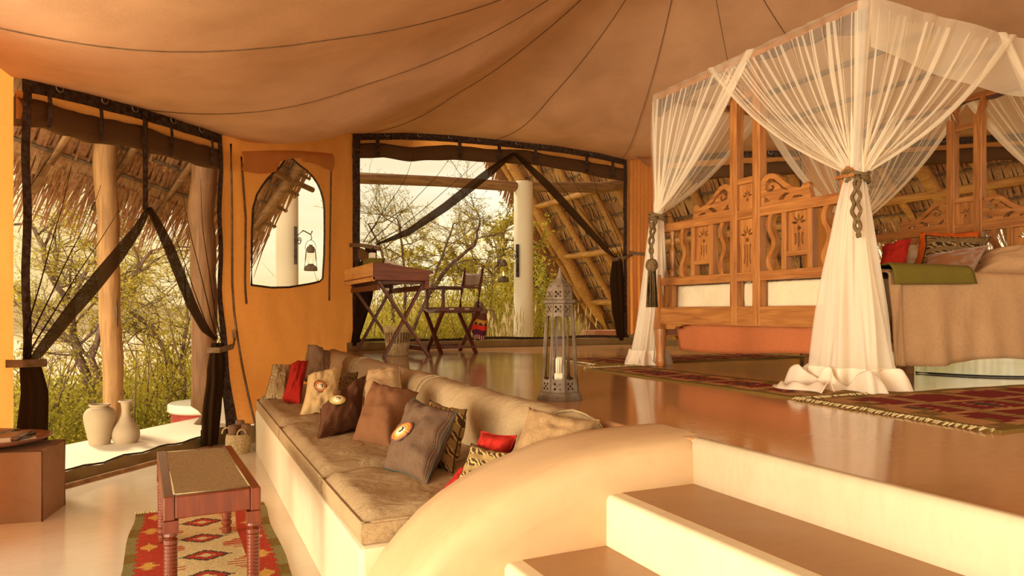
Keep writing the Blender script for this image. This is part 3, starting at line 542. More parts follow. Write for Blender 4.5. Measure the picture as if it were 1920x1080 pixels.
o = thing('log_beam', 'long horizontal log beam across the tops of both white pillars', 'beam', (3.7, 12.2, 3.55)); MB().tube([(1.0, 12.2, 3.50), (2.6, 12.2, 3.40), (4.2, 12.2, 3.46), (5.7, 12.2, 3.48), (7.6, 12.2, 3.60), (9.2, 12.2, 3.9)], [.10, .10, .095, .10, .11, .12], 12).build('log', M['beamwood'], o, True)
for x in (5.80, 5.96, 1.45, 1.60): MB().tube([(x + .12 * math.cos(a) * .2, 12.2 + .13 * math.cos(a), 3.5 + .12 * math.sin(a)) for a in [2 * PI * k / 12 for k in range(13)]], .014, 5, False).build('lashing', M['rope'], o, True)
o = thing('eave_log', 'short log end resting on the pillar top in the arched window', 'log', (1.3, 12.0, 3.7)); MB().tube([(.85, 11.7, 3.95), (1.15, 11.85, 3.72), (1.4, 11.95, 3.62), (1.62, 12.0, 3.62)], [.09, .10, .12, .10], 10).build('log', M['beamwood'], o, True)
def storm_lantern(label, x, y, z, px):
    """hurricane lantern hanging from an iron wall bracket on a pillar."""
    t = thing('storm_lantern', label, 'lantern', (x, y, z)); c = (x, y, z)
    MB().lathe(c, [(.105, 0), (.11, .02), (.085, .075), (.05, .10), (.045, .115)], 18).build('fuel_tank', M['bronze'], t, True)
    MB().lathe(c, [(.045, .115), (.072, .17), (.074, .24), (.05, .30)], 18).build('glass_globe', M['glass'], t, True)
    MB().lathe(c, [(.055, .30), (.06, .32), (.06, .39), (.03, .41), (.03, .43)], 18).build('chimney', M['bronze'], t, True)
    MB().lathe(c, [(.010, .115), (.016, .14), (.014, .165), (.003, .20)], 8).build('flame', M['flame'], t, True)
    for s in (-1, 1): MB().tube([(x + s * .10, y, z + .03), (x + s * .085, y, z + .2), (x + s * .07, y, z + .36), (x + s * .05, y, z + .37)], .009, 6).build('side_tube', M['bronze'], t, True)
    MB().tube([(x + .09 * math.cos(a), y, z + .36 + .15 * math.sin(a)) for a in [PI * k / 10 for k in range(11)]], .004, 5).build('bail', M['iron'], t, True)
    h = thing('wall_bracket', 'iron bracket on the ' + ('white pillar beyond the back opening' if px > 3 else 'pillar seen through the arched window'), 'bracket', (px, y, z + .40))
    MB().bar((px, y, z + .10), (px, y, z + .72), .035, .05).build('back_plate', M['iron'], h); d = x - px
    MB().tube([(px, y, z + .55), (px + d * .5, y, z + .66), (x, y, z + .60), (x + d * .1, y, z + .66)], .012, 6).build('arm', M['iron'], h, True)
    MB().tube([(x, y, z + .60), (x + .015, y, z + .54), (x, y, z + .505)], .008, 5).build('hook', M['iron'], h, True)
    MB().tube([(px + d * .25 + d * .14 * math.cos(a) * (1 - k / 22), y, z + .48 + .07 * math.sin(a) * (1 - k / 22)) for k in range(16) for a in [k * .6]], .008, 5).build('scroll', M['iron'], h, True)
storm_lantern('small lit storm lantern hanging off the pillar beyond the back opening', 5.39, 12.05, 1.64, 5.68)
storm_lantern('dark storm lantern hanging off the pillar in the arched window', 1.86, 11.95, 1.76, 1.62)
o = thing('garden_bench', 'low pink plaster bench under the sloping thatch', 'bench', (7.3, 11.2, .2)); b = MB().box((6.75, 11.0, .62), (8.6, 11.5, .74)).build('seat', M['bench'], o, bevel=.015)
for x in (6.85, 8.3): MB().box((x, 11.05, -.9), (x + .16, 11.45, .62)).build('leg', M['bench'], o)
MB().bar((7.0, 11.25, .30), (7.25, 11.25, .62), .1, .1).build('brace', M['bench'], o)
o = thing('garden_drum_table', 'round white topped red drum table past the deck edge', 'table', (0.203, 9.49, -0.179)[:2] + (-1.0,)); MB().lathe((0.203, 9.49, -0.179)[:2] + (-1.0,), [(.36, 0), (.38, .3), (.38, .86)], 28).build('drum', M['redpaint'], o, True); MB().lathe((0.203, 9.49, -0.179)[:2] + (-1.0,), [(.40, .86), (.42, .88), (.42, .95), (.40, .97)], 28).build('top', M['soft_white'], o)

# ------------------------------------------------------------------ trees, bushes, grass
def leaves(pts, mat, name, parent, size=.05, seed=1):
    """one small pointed leaflet spray (a bent quad) at every point."""
    rg = np.random.RandomState(seed); p = np.asarray(pts, np.float32); n = len(p)
    a = rg.normal(size=(n, 3)); a[:, 2] *= .5; a /= np.linalg.norm(a, axis=1, keepdims=True); b = rg.normal(size=(n, 3)); b -= a * (a * b).sum(1, keepdims=True); b /= np.linalg.norm(b, axis=1, keepdims=True)
    s = size * rg.uniform(.6, 1.4, (n, 1)); q = np.stack([p - a * s, p + b * s * .35, p + a * s, p - b * s * .35], 1).reshape(-1, 3)
    off = LOC.get(parent.name, Vector()); q -= np.array(off, np.float32)
    me = bpy.data.meshes.new(name); me.vertices.add(4 * n); me.vertices.foreach_set('co', q.astype(np.float32).ravel()); me.loops.add(4 * n); me.loops.foreach_set('vertex_index', np.arange(4 * n, dtype=np.int32))
    me.polygons.add(n); me.polygons.foreach_set('loop_start', np.arange(0, 4 * n, 4, dtype=np.int32)); me.polygons.foreach_set('loop_total', np.full(n, 4, np.int32)); me.update(calc_edges=True); me.materials.append(mat)
    o = bpy.data.objects.new(name, me); C.objects.link(o); o.parent = parent; o['kind'] = 'stuff'; return o
def acacia(label, base, paths, seed, twigs=5, leafn=5, spread=.75, lsize=.045, mat='leaf', r0=.09, depth=3, name='acacia_tree', group=None, flat=.5):
    """thorn tree: hand placed main limbs, then forking twigs with leaflets along them."""
    rnd = random.Random(seed); t = thing(name, label, 'tree', tuple(base), group=group); base = Vector(base); tr = MB(); tw = MB(); lv = []
    def grow(p, d, L_, r, lev):
        k = 5; pts = [p]
        for i in range(k): d = (d + Vector((rnd.gauss(0, .22), rnd.gauss(0, .22), rnd.gauss(0, .16) + (.04 if lev else 0)))).normalized(); pts.append(pts[-1] + d * (L_ / k))
        (tw if r < .02 else tr).tube(pts, [max(.0022, r * (1 - .7 * i / k)) for i in range(k + 1)], 4 if r < .02 else 6, False)
        if lev <= 1:
            for q0, q1 in zip(pts[1:], pts[2:]):
                for _ in range(leafn): lv.append(q0.lerp(q1, rnd.random()) + Vector((rnd.gauss(0, .035), rnd.gauss(0, .035), rnd.gauss(0, .025))))
        if lev > 0:
            for _ in range(twigs):
                i = rnd.randint(1, k); q = pts[i]; nd = (d + Vector((rnd.gauss(0, spread), rnd.gauss(0, spread), rnd.gauss(0, spread * flat) + .05))).normalized(); grow(q, nd, L_ * rnd.uniform(.5, .8), r * .5, lev - 1)
    for path in paths:
        pts = [Vector(q) for q in path['p']]; ra = path.get('r', r0); n = len(pts)
        fine = []
        for i in range(n - 1):
            for j in range(4): fine.append(pts[i].lerp(pts[i + 1], j / 4) + Vector((rnd.gauss(0, ra * .2), rnd.gauss(0, ra * .2), 0)))
        fine.append(pts[-1]); m = len(fine); tr.tube(fine, [ra * (1 - .65 * i / m) for i in range(m)], 8)
        for i in range(int(m * path.get('from', .35)), m):
            for _ in range(path.get('n', 1)):
                d = (fine[i] - fine[i - 1]).normalized() * .4 + Vector((rnd.gauss(0, 1), rnd.gauss(0, 1), rnd.gauss(.2, flat))); grow(fine[i], d.normalized(), path.get('L', 1.0) * rnd.uniform(.7, 1.2), ra * .35, path.get('d', depth - 1))
    if tr.v: tr.build('trunk', M['bark'], t, True)
    if tw.v: tw.build('twigs', M['twig'], t).__setitem__('kind', 'stuff')
    if lv: leaves(lv, M[mat], 'foliage', t, lsize, seed)
    return t
def bush(label, c, rx, ry, rz, n, seed, mat='leaf2', lsize=.06, group='scrub bushes below the deck', stems=26):
    """thorn bush: many stems fanning out of one root, leaflets thickest towards the outside."""
    rnd = random.Random(seed); rg = np.random.RandomState(seed); t = thing('thorn_bush', label, 'bush', tuple(c), group=None); c = Vector(c); b = MB()
    for k in range(stems):
        a = rnd.uniform(0, 2 * PI); e = rnd.uniform(.15, 1); q = c + Vector((rx * math.cos(a) * e, ry * math.sin(a) * e, rz * rnd.uniform(.6, 1.15))); m = c.lerp(q, .5) + Vector((rnd.gauss(0, .1), rnd.gauss(0, .1), .12 * rz)); b.tube([c, m, q, q + (q - m) * .3 + Vector((rnd.gauss(0, .1), rnd.gauss(0, .1), 0))], [.016, .010, .005, .002], 4, False)
    b.build('stems', M['twig'], t).__setitem__('kind', 'stuff')
    d = rg.normal(size=(n, 3)); d /= np.linalg.norm(d, axis=1, keepdims=True); r = rg.uniform(.25, 1, (n, 1)) ** .45; d[:, 2] = np.abs(d[:, 2]) * 1.0
    ang = np.arctan2(d[:, 1], d[:, 0]); lump = 1 + .16 * np.sin(ang * 3 + seed) + .12 * np.sin(ang * 7 + d[:, 2] * 6 + seed * 2); p = d * r * lump[:, None] * np.array([rx, ry, rz]) + np.array(c); p[:, 2] += -.1
    cl = rg.normal(scale=.06, size=(n // 6 + 1, 3)); p += np.repeat(cl, 6, 0)[:n]
    leaves(p, M[mat], 'foliage', t, lsize, seed); return t
acacia('gnarled acacia with a forked trunk behind the two clay vases', (-1.077, 10.412, -0.215), [
    dict(p=[(-1.077, 10.412, -0.215), (-1.127, 10.435, 0.112), (-1.315, 10.632, 0.646), (-1.382, 10.883, 1.143), (-1.668, 11.126, 1.635), (-1.895, 11.341, 2.268)], r=.062, n=1, L=.75, d=2),
    dict(p=[(-1.115, 10.429, 0.112), (-1.009, 10.381, 0.262), (-1.108, 10.426, 0.487), (-0.98, 10.257, 0.884), (-0.727, 10.03, 1.38), (-0.389, 9.764, 1.838)], r=.05, n=1, L=.7, d=2),
    dict(p=[(-1.315, 10.632, 0.646), (-1.519, 10.836, 0.801), (-1.811, 11.192, 0.902), (-2.179, 11.582, 1.262)], r=.03, n=1, L=.8, d=2),
    dict(p=[(-1.382, 10.883, 1.143), (-1.158, 10.56, 1.666), (-0.929, 10.344, 1.864), (-0.606, 9.974, 2.247)], r=.025, n=1, L=.65, d=2)], 11, twigs=4, leafn=4, lsize=.02)
acacia('young acacia with a thin reddish trunk beside the thick log post', (-0.138, 11.08, -0.435), [
    dict(p=[(-0.138, 11.08, -0.435), (-0.172, 11.096, 0.216), (-0.289, 11.15, 0.512), (-0.454, 11.226, 0.86), (-0.757, 11.366, 1.095), (-0.947, 11.674, 1.582)], r=.05, n=1, L=.7, d=2),
    dict(p=[(-0.172, 11.096, 0.216), (-0.069, 11.048, 0.436), (0.013, 10.79, 0.969), (-0.034, 10.811, 1.711)], r=.03, n=1, L=.65, d=2)], 12, twigs=4, leafn=4, lsize=.02)
for i, (c, rx, rz, n, s) in enumerate([((-1.597, 10.212, -0.321), 1.0, 1.15, 16000, 1), ((-0.633, 10.427, -0.418), 1.1, 1.25, 16000, 2), ((-0.034, 10.811, -0.368), .9, 1.7, 16000, 3), ((-2.179, 11.582, -0.193), 1.2, 1.1, 8000, 4), ((-1.582, 13.399, -0.445), 1.5, 1.1, 9000, 5), ((-0.62, 13.505, -0.329), 1.6, 1.5, 9000, 6), ((0.329, 13.067, -0.329), 1.6, 2.0, 8000, 7)]):
    bush(['low yellow green thorn bush just past the clay vases at the frame edge', 'yellow green thorn bush behind the slender log post', 'tall yellow green thorn bush behind the drum table', 'olive thorn bush behind the left mesh screen', 'far olive thorn bush behind the forked acacia', 'far bushy thorn scrub between the two log posts', 'far tall thorn scrub hidden partly by the thick log post'][i], (c[0], c[1], c[2] - .7), rx, rx, rz + .3, n, s, ['leaf2', 'leaf2', 'leaf', 'leaf3', 'leaf3', 'leaf', 'leaf2'][i], .026)
# beyond the back opening
acacia('wide sparse acacia above the writing desk', (3.947, 13.599, -0.14), [
    dict(p=[(3.754, 13.688, -0.14), (3.706, 13.71, 1.345), (3.564, 13.996, 2.317), (3.343, 14.208, 2.868)], r=.045, n=1, L=.8, d=2),
    dict(p=[(3.802, 13.665, -0.034), (3.947, 13.599, 1.345), (3.899, 13.621, 2.406), (3.802, 13.665, 2.936)], r=.04, n=1, L=.8, d=2),
    dict(p=[(3.85, 13.643, 0.072), (4.27, 13.229, 1.341), (4.489, 12.908, 2.162), (4.641, 12.727, 2.768)], r=.04, n=1, L=.75, d=2),
    dict(p=[(4.27, 13.229, 1.341), (4.683, 13.148, 1.975), (5.198, 13.02, 2.406), (5.295, 12.976, 2.936)], r=.05, n=1, L=1.0, d=2)], 21, twigs=5, leafn=2, lsize=.022, spread=.8)
acacia('flat topped acacia behind the director chair', (6.807, 16.683, -0.488), [
    dict(p=[(6.869, 16.655, -0.488), (6.993, 16.597, 1.148), (7.179, 16.512, 2.239), (7.426, 16.397, 2.921)], r=.10, n=1, L=1.0, d=2),
    dict(p=[(6.993, 16.597, 0.875), (6.56, 16.798, 1.83), (6.188, 16.969, 2.375)], r=.07, n=1, L=1.0, d=2)], 22, twigs=4, leafn=6, lsize=.05)
acacia('leafy acacia between the white pillar and the sloping thatch', (11.057, 21.329, -1.011), [
    dict(p=[(11.057, 21.329, -1.011), (10.892, 21.405, 1.171), (10.727, 21.482, 2.625), (10.479, 21.596, 3.716)], r=.10, n=1, L=.75, d=2),
    dict(p=[(11.024, 21.344, 0.08), (11.222, 21.253, 1.535), (11.14, 21.291, 2.262)], r=.07, n=2, L=1.0, d=2)], 23, twigs=4, leafn=8, lsize=.06, mat='leaf2')
for i, (c, rx, rz, n, s) in enumerate([((3.039, 12.916, -0.053), 1.2, 2.1, 17000, 31), ((4.387, 13.946, -0.073), 1.3, 2.4, 17000, 32), ((5.57, 13.95, -0.113), 1.4, 2.5, 19000, 33), ((6.921, 14.978, -0.232), 1.5, 3.0, 19000, 34), ((10.988, 20.81, -0.967), 1.3, 3.6, 19000, 35), ((13.237, 21.423, -1.098), 2.0, 2.6, 14000, 36), ((2.97, 16.253, -0.193), 1.8, 2.4, 12000, 37), ((11.325, 24.51, -0.863), 3.0, 4.6, 22000, 38), ((8.251, 22.626, -0.647), 3.2, 3.3, 19000, 39), ((5.294, 21.789, -0.503), 3.0, 2.8, 14000, 40)]):
    bush(['yellow green thorn bush behind the left legs of the desk', 'yellow green thorn bush behind the wastebasket', 'broad thorn bush behind the director chair', 'tall thorn bush just left of the white pillar', 'olive thorn bush behind the tall floor lantern', 'dark bush under the sloping thatch by the garden bench', 'thorn bush past the corner behind the arched window', 'far tall thicket on both sides of the white pillar', 'far thicket above the seat of the director chair', 'far thicket above the desk top'][i], (c[0], c[1], -1.2), rx, rx, rz + .3, n, s, ['leaf2', 'leaf', 'leaf2', 'leaf', 'leaf2', 'leaf3', 'leaf', 'leaf', 'leaf2', 'leaf'][i], .042)
for i, (x, y, rx, rz, n, s) in enumerate([(14.5, 10.5, 2.2, 4.0, 16000, 51), (14.0, 6.2, 2.0, 4.2, 16000, 52), (14.5, 3.0, 2.2, 4.2, 16000, 53), (16, 14.5, 2.5, 4.3, 8000, 54)]):
    bush(['green bush seen through the footboard below the thatch', 'green bush seen above the headboard under the thatch', 'green bush at the far end of the headboard', 'green bush past the corner roof'][i], (x, y, -1.3), rx, rx, rz, n, s, 'leaf2', .05)
rnd = random.Random(9)
for i, (u0, y0) in enumerate([(4.9, 11.0), (5.3, 11.3), (6.35, 11.2), (6.6, 11.5)]):
    o = thing('grass_tuft', ['dry grass tuft left of the white pillar', 'dry grass tuft touching the white pillar', 'dry grass tuft right of the white pillar', 'dry grass tuft behind the floor lantern'][i], 'grass', (u0, y0, -.9), group=None); b = MB()
    for k in range(46):
        p = Vector((u0 + rnd.gauss(0, .14), y0 + rnd.gauss(0, .14), -.9)); q = p + Vector((rnd.gauss(0, .12), rnd.gauss(0, .1), rnd.uniform(1.5, 1.95))); m = p.lerp(q, .6) + Vector((rnd.gauss(0, .04), 0, 0)); b.tube([p, m, q], [.007, .006, .002], 4, False)
        if rnd.random() < .45: b.tube([q, q + (q - m) * .12, q + (q - m) * .3], [.003, .017, .002], 5)
    b.build('blades', M['grass'], o, True)['kind'] = 'stuff'

# ------------------------------------------------------------------ cut-out panels
from mathutils.geometry import delaunay_2d_cdt
def cut_panel(outer, holes, org, eu, ev, t, name, mat, parent, label=None):
    """flat board with real openings, in the plane org + x*eu + y*ev."""
    vs = [Vector(p) for p in outer]; fs = [list(range(len(vs)))]
    for h in holes: o = len(vs); vs += [Vector(p) for p in h]; fs.append(list(range(o, o + len(h))))
    co, ed, fa, ov, oe, of = delaunay_2d_cdt(vs, [], fs, 1, 1e-5)
    keep = [f for f, src in zip(fa, of) if list(src) == [0] or (0 in src and len(src) == 1)]
    org, eu, ev = Vector(org), Vector(eu), Vector(ev); ax = eu.cross(ev).normalized(); m = MB(); n = len(co); P = [org + eu * c.x + ev * c.y for c in co]
    m.v = [tuple(p + ax * t / 2) for p in P] + [tuple(p - ax * t / 2) for p in P]; cnt = {}
    for f in keep:
        m.f.append(tuple(f)); m.f.append(tuple(i + n for i in f[::-1]))
        for i in range(len(f)): e = (f[i], f[(i + 1) % len(f)]); cnt[e] = cnt.get(e, 0) + 1
    for (a, b) in list(cnt):
        if (b, a) not in cnt: m.f.append((a, a + n, b + n, b))
    return m.build(name, mat, parent, label=label)
def petal(cx, cy, ang, l, w, k=8):
    c, s = math.cos(ang), math.sin(ang); out = []
    for i in range(k + 1): t = i / k; out.append((t * l, w * math.sin(PI * t ** .8)))
    for i in range(k - 1, 0, -1): t = i / k; out.append((t * l, -w * math.sin(PI * t ** .8) * .7))
    return [(cx + x * c - y * s, cy + x * s + y * c) for x, y in out]
def flower_holes(w, h, stems=True):
    cx, top = w / 2, h * (.70 if stems else .52); s = min(w, h * .6); hs = []
    for a, l in ((90, .34), (48, .32), (132, .32), (8, .36), (172, .36)): hs.append(petal(cx + .07 * s * math.cos(R(a)), top + .07 * s * math.sin(R(a)), R(a), l * s, .06 * s))
    hs.append([(cx, top - .10 * s), (cx + .12 * s, top - .22 * s), (cx, top - .34 * s), (cx - .12 * s, top - .22 * s)])
    if stems:
        for dx, b in ((-.2, .05), (0, 0), (.2, -.05)):
            y1 = top - .42 * s; y0 = h * .10 + abs(dx) * h * .3; k = 6; wv = .042 * s
            hs.append([(cx + (dx + b * math.sin(PI * i / k)) * s + wv, y0 + (y1 - y0) * i / k) for i in range(k + 1)] + [(cx + (dx + b * math.sin(PI * i / k)) * s - wv, y0 + (y1 - y0) * i / k) for i in range(k, -1, -1)])
    return [h_[::-1] if sum((a[0] * b[1] - b[0] * a[1]) for a, b in zip(h_, h_[1:] + h_[:1])) < 0 else h_ for h_ in hs]

# ------------------------------------------------------------------ built-in sofa
so = thing('built_in_sofa', 'long cream plaster bench base running along the platform edge', 'sofa base', (.95, 4.2, 0))
MB().prism([(.50, 2.24), (1.495, 2.24), (1.495, 7.66), (1.30, 7.42), (.62, 6.12), (.485, 5.78), (.485, 5.5)], -.01, .325).build('base', M['plaster'], so, bevel=.018)
MB().prism([(1.40, 2.24), (1.498, 2.24), (1.498, 7.66), (1.40, 7.5)], .325, .60).build('back_ledge', M['plaster'], so)
def soft_box(poly, z0, z1, r, mat, name, parent, seed, sagz=.012, tilt=0, world=True):
    """upholstered block over a quadrilateral plan (4 corners) with rounded edges, piping and slight hollows."""
    c = [Vector((*p, 0)) for p in poly]; nu, nv = 26, 18; m = MB()
    def P(u, v): return c[0].lerp(c[1], u).lerp(c[3].lerp(c[2], u), v)
    L1 = max(.1, (c[1] - c[0]).length); L2 = max(.1, (c[3] - c[0]).length)
    def rnd_(d): d = max(0, min(1, d / r)); return math.sqrt(max(0, 1 - (1 - d) ** 2))
    def top(u, v):
        p = P(u, v); k = min(rnd_(u * L1), rnd_((1 - u) * L1), rnd_(v * L2), rnd_((1 - v) * L2)); p.z = z1 - r + r * k + sagz * (.5 - u * (1 - u) * v * (1 - v) * 10 * .3) * k + .010 * noise.noise((p.x * 5 + seed, p.y * 5, seed)) * k + .010 * noise.noise((p.x * 11 + seed, p.y * 14, seed)) * k; return p
    m.grid(top, nu, nv)
    ring = [(i / nu, 0) for i in range(nu)] + [(1, j / nv) for j in range(nv)] + [(1 - i / nu, 1) for i in range(nu)] + [(0, 1 - j / nv) for j in range(nv)]
    m.grid(lambda a, b: (lambda q: (P(*q) + Vector((0, 0, z1 - r + (z0 - z1 + r) * b))) + (P(*q) - P(.5, .5)).normalized() * .008 * math.sin(PI * b))(ring[int(round(a * len(ring))) % len(ring)]), len(ring), 4)
    o = m.build(name, mat, parent, True, world=world)
    MB().tube([P(*q) * 1 + Vector((0, 0, z1 - r * .9)) + (P(*q) - P(.5, .5)).normalized() * .004 for q in ring + ring[:1]], .005, 5).build('piping', mat, o, True, world=world); return o
def seat(label, poly, seed):
    cx = sum(p[0] for p in poly) / 4; cy = sum(p[1] for p in poly) / 4; t = thing('seat_cushion', label, 'cushion', (cx, cy, .325)); soft_box(poly, .326, .425, .03, M['seat'], 'pad', t, seed); return t
def backc(label, y0, y1, y0b, y1b, seed):
    t = thing('back_cushion', label, 'cushion', (1.33, (y0 + y1) / 2, .432)); m = MB(); nu, nv = 40, 20
    prof = [(1.235, .432), (1.225, .49), (1.232, .56), (1.255, .62), (1.285, .662), (1.325, .686), (1.37, .692), (1.42, .680), (1.455, .655), (1.47, .62), (1.48, .5), (1.48, .432)]
    pp = [(i / (len(prof) - 1), (x, z, 0)) for i, (x, z) in enumerate(prof)]
    def f(u, v):
        q = poly_at(pp, v); ya = y0 + (y0b - y0) * (q.x - 1.23) / .25; yb = y1 + (y1b - y1) * (q.x - 1.23) / .25; y = ya + (yb - ya) * u; e = min(1, min(u, 1 - u) * (y1 - y0) / .05); k = .55 + .45 * math.sqrt(max(0, 1 - (1 - e) ** 2)); cx_, cz_ = 1.36, .55
        n_ = .012 * noise.noise((y * 4, v * 3, seed)) + .006 * noise.noise((y * 12, v * 8, seed)); return Vector((cx_ + (q.x - cx_) * (k * .25 + .75) + n_, y, .432 + (q.y - .432) * (k * .12 + .88) + n_ * .6))
    m.grid(f, nu, nv); n = len(m.v); m.f.append(tuple(range(nv + 1))); m.f.append(tuple(range(n - nv - 1, n))[::-1]); o = m.build('pad', M['seat'], t, True)
    for u in (.02, .98): MB().tube([f(u, v / 24) * 1.0 + Vector((0, 0, .003)) for v in range(25)], .005, 5).build('piping', M['seat'], o, True)
    return t
seat('farthest linen seat cushion of the sofa, by the arched window wall', [(.495, 4.36), (1.40, 4.36), (1.36, 7.42), (.495, 5.76)], 1)
seat('middle linen seat cushion of the sofa under the plain brown pillow', [(.505, 2.965), (1.40, 2.965), (1.40, 4.345), (.495, 4.345)], 2)
seat('nearest linen seat cushion of the sofa, beside the curved parapet', [(.515, 2.27), (1.40, 2.27), (1.40, 2.95), (.505, 2.95)], 3)
backc('farthest linen back cushion of the sofa below the writing desk', 5.93, 7.25, 5.93, 7.55, 1); backc('middle linen back cushion of the sofa, longest of three', 4.06, 5.91, 4.06, 5.91, 2); backc('nearest linen back cushion of the sofa in front of the floor lantern', 2.46, 4.04, 2.30, 4.04, 3)

# ------------------------------------------------------------------ scatter pillows
def pillow(label, tl, tr, bl, br, th, mat, seed, cat='pillow', name='scatter_pillow', emblem=None, group=None, pinch=.11, wr=1.25, seam=True):
    tl, tr, bl, br = map(Vector, (tl, tr, bl, br)); c = (tl + tr + bl + br) / 4; t = thing(name, label, cat, tuple(c), group=group)
    U = ((tr - tl) + (br - bl)) / 4; W = ((tl - bl) + (tr - br)) / 4; N_ = U.cross(W).normalized(); N_ = -N_ if N_.dot(Vector((0, 0, 1.0)) - c) < 0 else N_
    n = 22
    def pos(u, v, sd, lift=0):
        e1 = pinch * (1 - v * v); e2 = pinch * (1 - u * u); x = u * (1 - e1 * abs(u) ** 2); y = v * (1 - e2 * abs(v) ** 2)
        p = (tl * (1 - x) * (1 + y) + tr * (1 + x) * (1 + y) + bl * (1 - x) * (1 - y) + br * (1 + x) * (1 - y)) / 4
        h = max(0, (1 - u ** 4) * (1 - v ** 4)); h = h ** .5 * (.78 + .22 * (1 - u * u) * (1 - v * v)); k = .014 * wr * (noise.noise((u * 2.2 + seed, v * 2.2, seed * 1.7 + sd)) + .6 * noise.noise((u * 5 + seed, v * 5, seed + sd)))
        rad = .004 * wr * math.sin(math.atan2(v - (1 if v > 0 else -1), u - (1 if u > 0 else -1)) * 16 + seed) * max(0, (abs(u) + abs(v) - .8))
        edge = .010 * wr * noise.noise((u * 3 + seed, v * 3, 7)) ; return p + N_ * (sd * (th * .6 * h + (k + rad) * h ** .5) + edge + lift)
    m = MB(); uv = []
    for sd in (1, -1):
        m.grid(lambda a, b: pos(a * 2 - 1, b * 2 - 1, sd), n, n); uv += [(i / n, j / n) for i in range(n + 1) for j in range(n + 1)]
    m.uv = uv; o = m.build('cover', M[mat], t, True)
    if seam: MB().tube([pos(u, v, 0) for u, v in [(-1 + i / 10, 1) for i in range(20)] + [(1, 1 - i / 10) for i in range(20)] + [(1 - i / 10, -1) for i in range(20)] + [(-1, -1 + i / 10) for i in range(21)]], .004, 5).build('seam_piping', M[mat], t, True).data
    if emblem:
        eu, ev, er, cols = emblem; k = 28; p0 = pos(eu, ev, 1); du = (pos(eu + .2, ev, 1) - pos(eu - .2, ev, 1)) / .4; dv = (pos(eu, ev + .2, 1) - pos(eu, ev - .2, 1)) / .4; e1 = du.normalized(); e2 = (dv - e1 * dv.dot(e1)).normalized(); vy = dv.dot(e2); vx = dv.dot(e1); ul = du.length
        nn = e1.cross(e2); nn = -nn if nn.dot(N_) < 0 else nn; q_ = lambda th, r_, lf: p0 + e1 * (r_ * math.cos(th)) + e2 * (r_ * math.sin(th)) + nn * (lf + .004 - r_ * r_ * 1.2)
        for (r0, r1, lift, cm) in cols:
            MB().grid(lambda a, b: q_(a * 2 * PI, er * (r0 + (r1 - r0) * b), lift + .002 * math.sin(b * PI)), k, 3).build('emblem_ring' if r1 > .5 else 'emblem_button', EM[cm], t, True, thick=.002)
        MB().tube([q_(a, er * .22, .013) for a in [-1.2 + 2.6 * i / 10 for i in range(11)]], .004, 5).build('emblem_thread', M['iron'], t, True)
    return t
EM = {k: plain('bead_' + k, v, .6, .25, 60, .3, 200) for k, v in dict(rust='#6b2f16', orange='#d9781c', gold='#d5a53c', cream='#eadbb0', teal='#7f8a78', olive='#a5984e').items()}
RING1 = [(0.82, 1, .006, 'rust'), (.52, .84, .007, 'orange'), (.28, .54, .008, 'cream'), (.02, .30, .010, 'cream')]
RING2 = [(0.84, 1, .006, 'olive'), (.62, .86, .007, 'gold'), (.40, .64, .008, 'cream'), (.02, .42, .010, 'cream')]
RING3 = [(0.84, 1, .006, 'rust'), (.62, .86, .007, 'orange'), (.44, .64, .008, 'gold'), (.02, .46, .010, 'cream')]
pillow('pale zebra print pillow standing at the far sofa corner', (0.612, 5.776, 0.668), (0.788, 5.86, 0.639), (0.519, 5.533, 0.425), (0.654, 5.426, 0.418), .13, 'zebra_light', 1)
pillow('red pillow squeezed beside the pale zebra print pillow', (0.704, 5.458, 0.686), (0.854, 5.609, 0.704), (0.619, 5.222, 0.463), (0.721, 5.12, 0.424), .16, 'red', 2)
pillow('dark taupe suede pillow against the far back cushion', (0.94, 6.175, 0.803), (1.138, 6.304, 0.718), (0.862, 5.881, 0.532), (1.045, 5.906, 0.469), .16, 'taupe', 3)
pillow('cream pillow with a small beaded target badge', (0.74, 4.858, 0.658), (0.99, 4.995, 0.709), (0.649, 4.602, 0.423), (0.88, 4.595, 0.423), .12, 'cream', 4, emblem=(-.22, -.08, .046, RING1))
pillow('dark zebra pillow mostly hidden behind the dark tweed pillow', (0.965, 5.117, 0.632), (1.126, 5.098, 0.643), (0.936, 5.02, 0.461), (1.082, 4.953, 0.454), .12, 'zebra_dark', 5)
pillow('dark brown tweed pillow with a beaded cream target, tipped on its corner', (0.679, 4.038, 0.535), (0.975, 4.198, 0.7), (0.596, 3.668, 0.416), (0.868, 3.84, 0.453), .13, 'tweed', 6, emblem=(-.20, .0, .044, RING2))
pillow('light suede pillow behind the plain brown pillow', (1.064, 4.465, 0.715), (1.216, 4.307, 0.735), (1.01, 4.38, 0.513), (1.189, 4.132, 0.549), .15, 'beige', 7)
pillow('plain brown cotton pillow between both tweed pillows', (0.943, 3.882, 0.691), (1.134, 3.662, 0.645), (0.767, 3.611, 0.412), (0.887, 3.291, 0.411), .14, 'brown', 8)
pillow('zebra print pillow tucked behind the large speckled tweed pillow', (1.041, 3.176, 0.665), (1.137, 2.945, 0.643), (0.926, 2.943, 0.424), (0.972, 2.679, 0.415), .11, 'zebra', 9)
pillow('large speckled tweed pillow with an orange beaded target', (0.927, 3.075, 0.692), (1.041, 2.802, 0.658), (0.744, 2.895, 0.423), (0.823, 2.55, 0.419), .12, 'tweed2', 10, emblem=(-.27, -.14, .056, RING3))
pillow('red pillow wedged behind the near zebra pillow by the parapet', (1.049, 2.555, 0.614), (1.139, 2.426, 0.609), (0.991, 2.538, 0.441), (1.096, 2.446, 0.461), .12, 'red', 11)
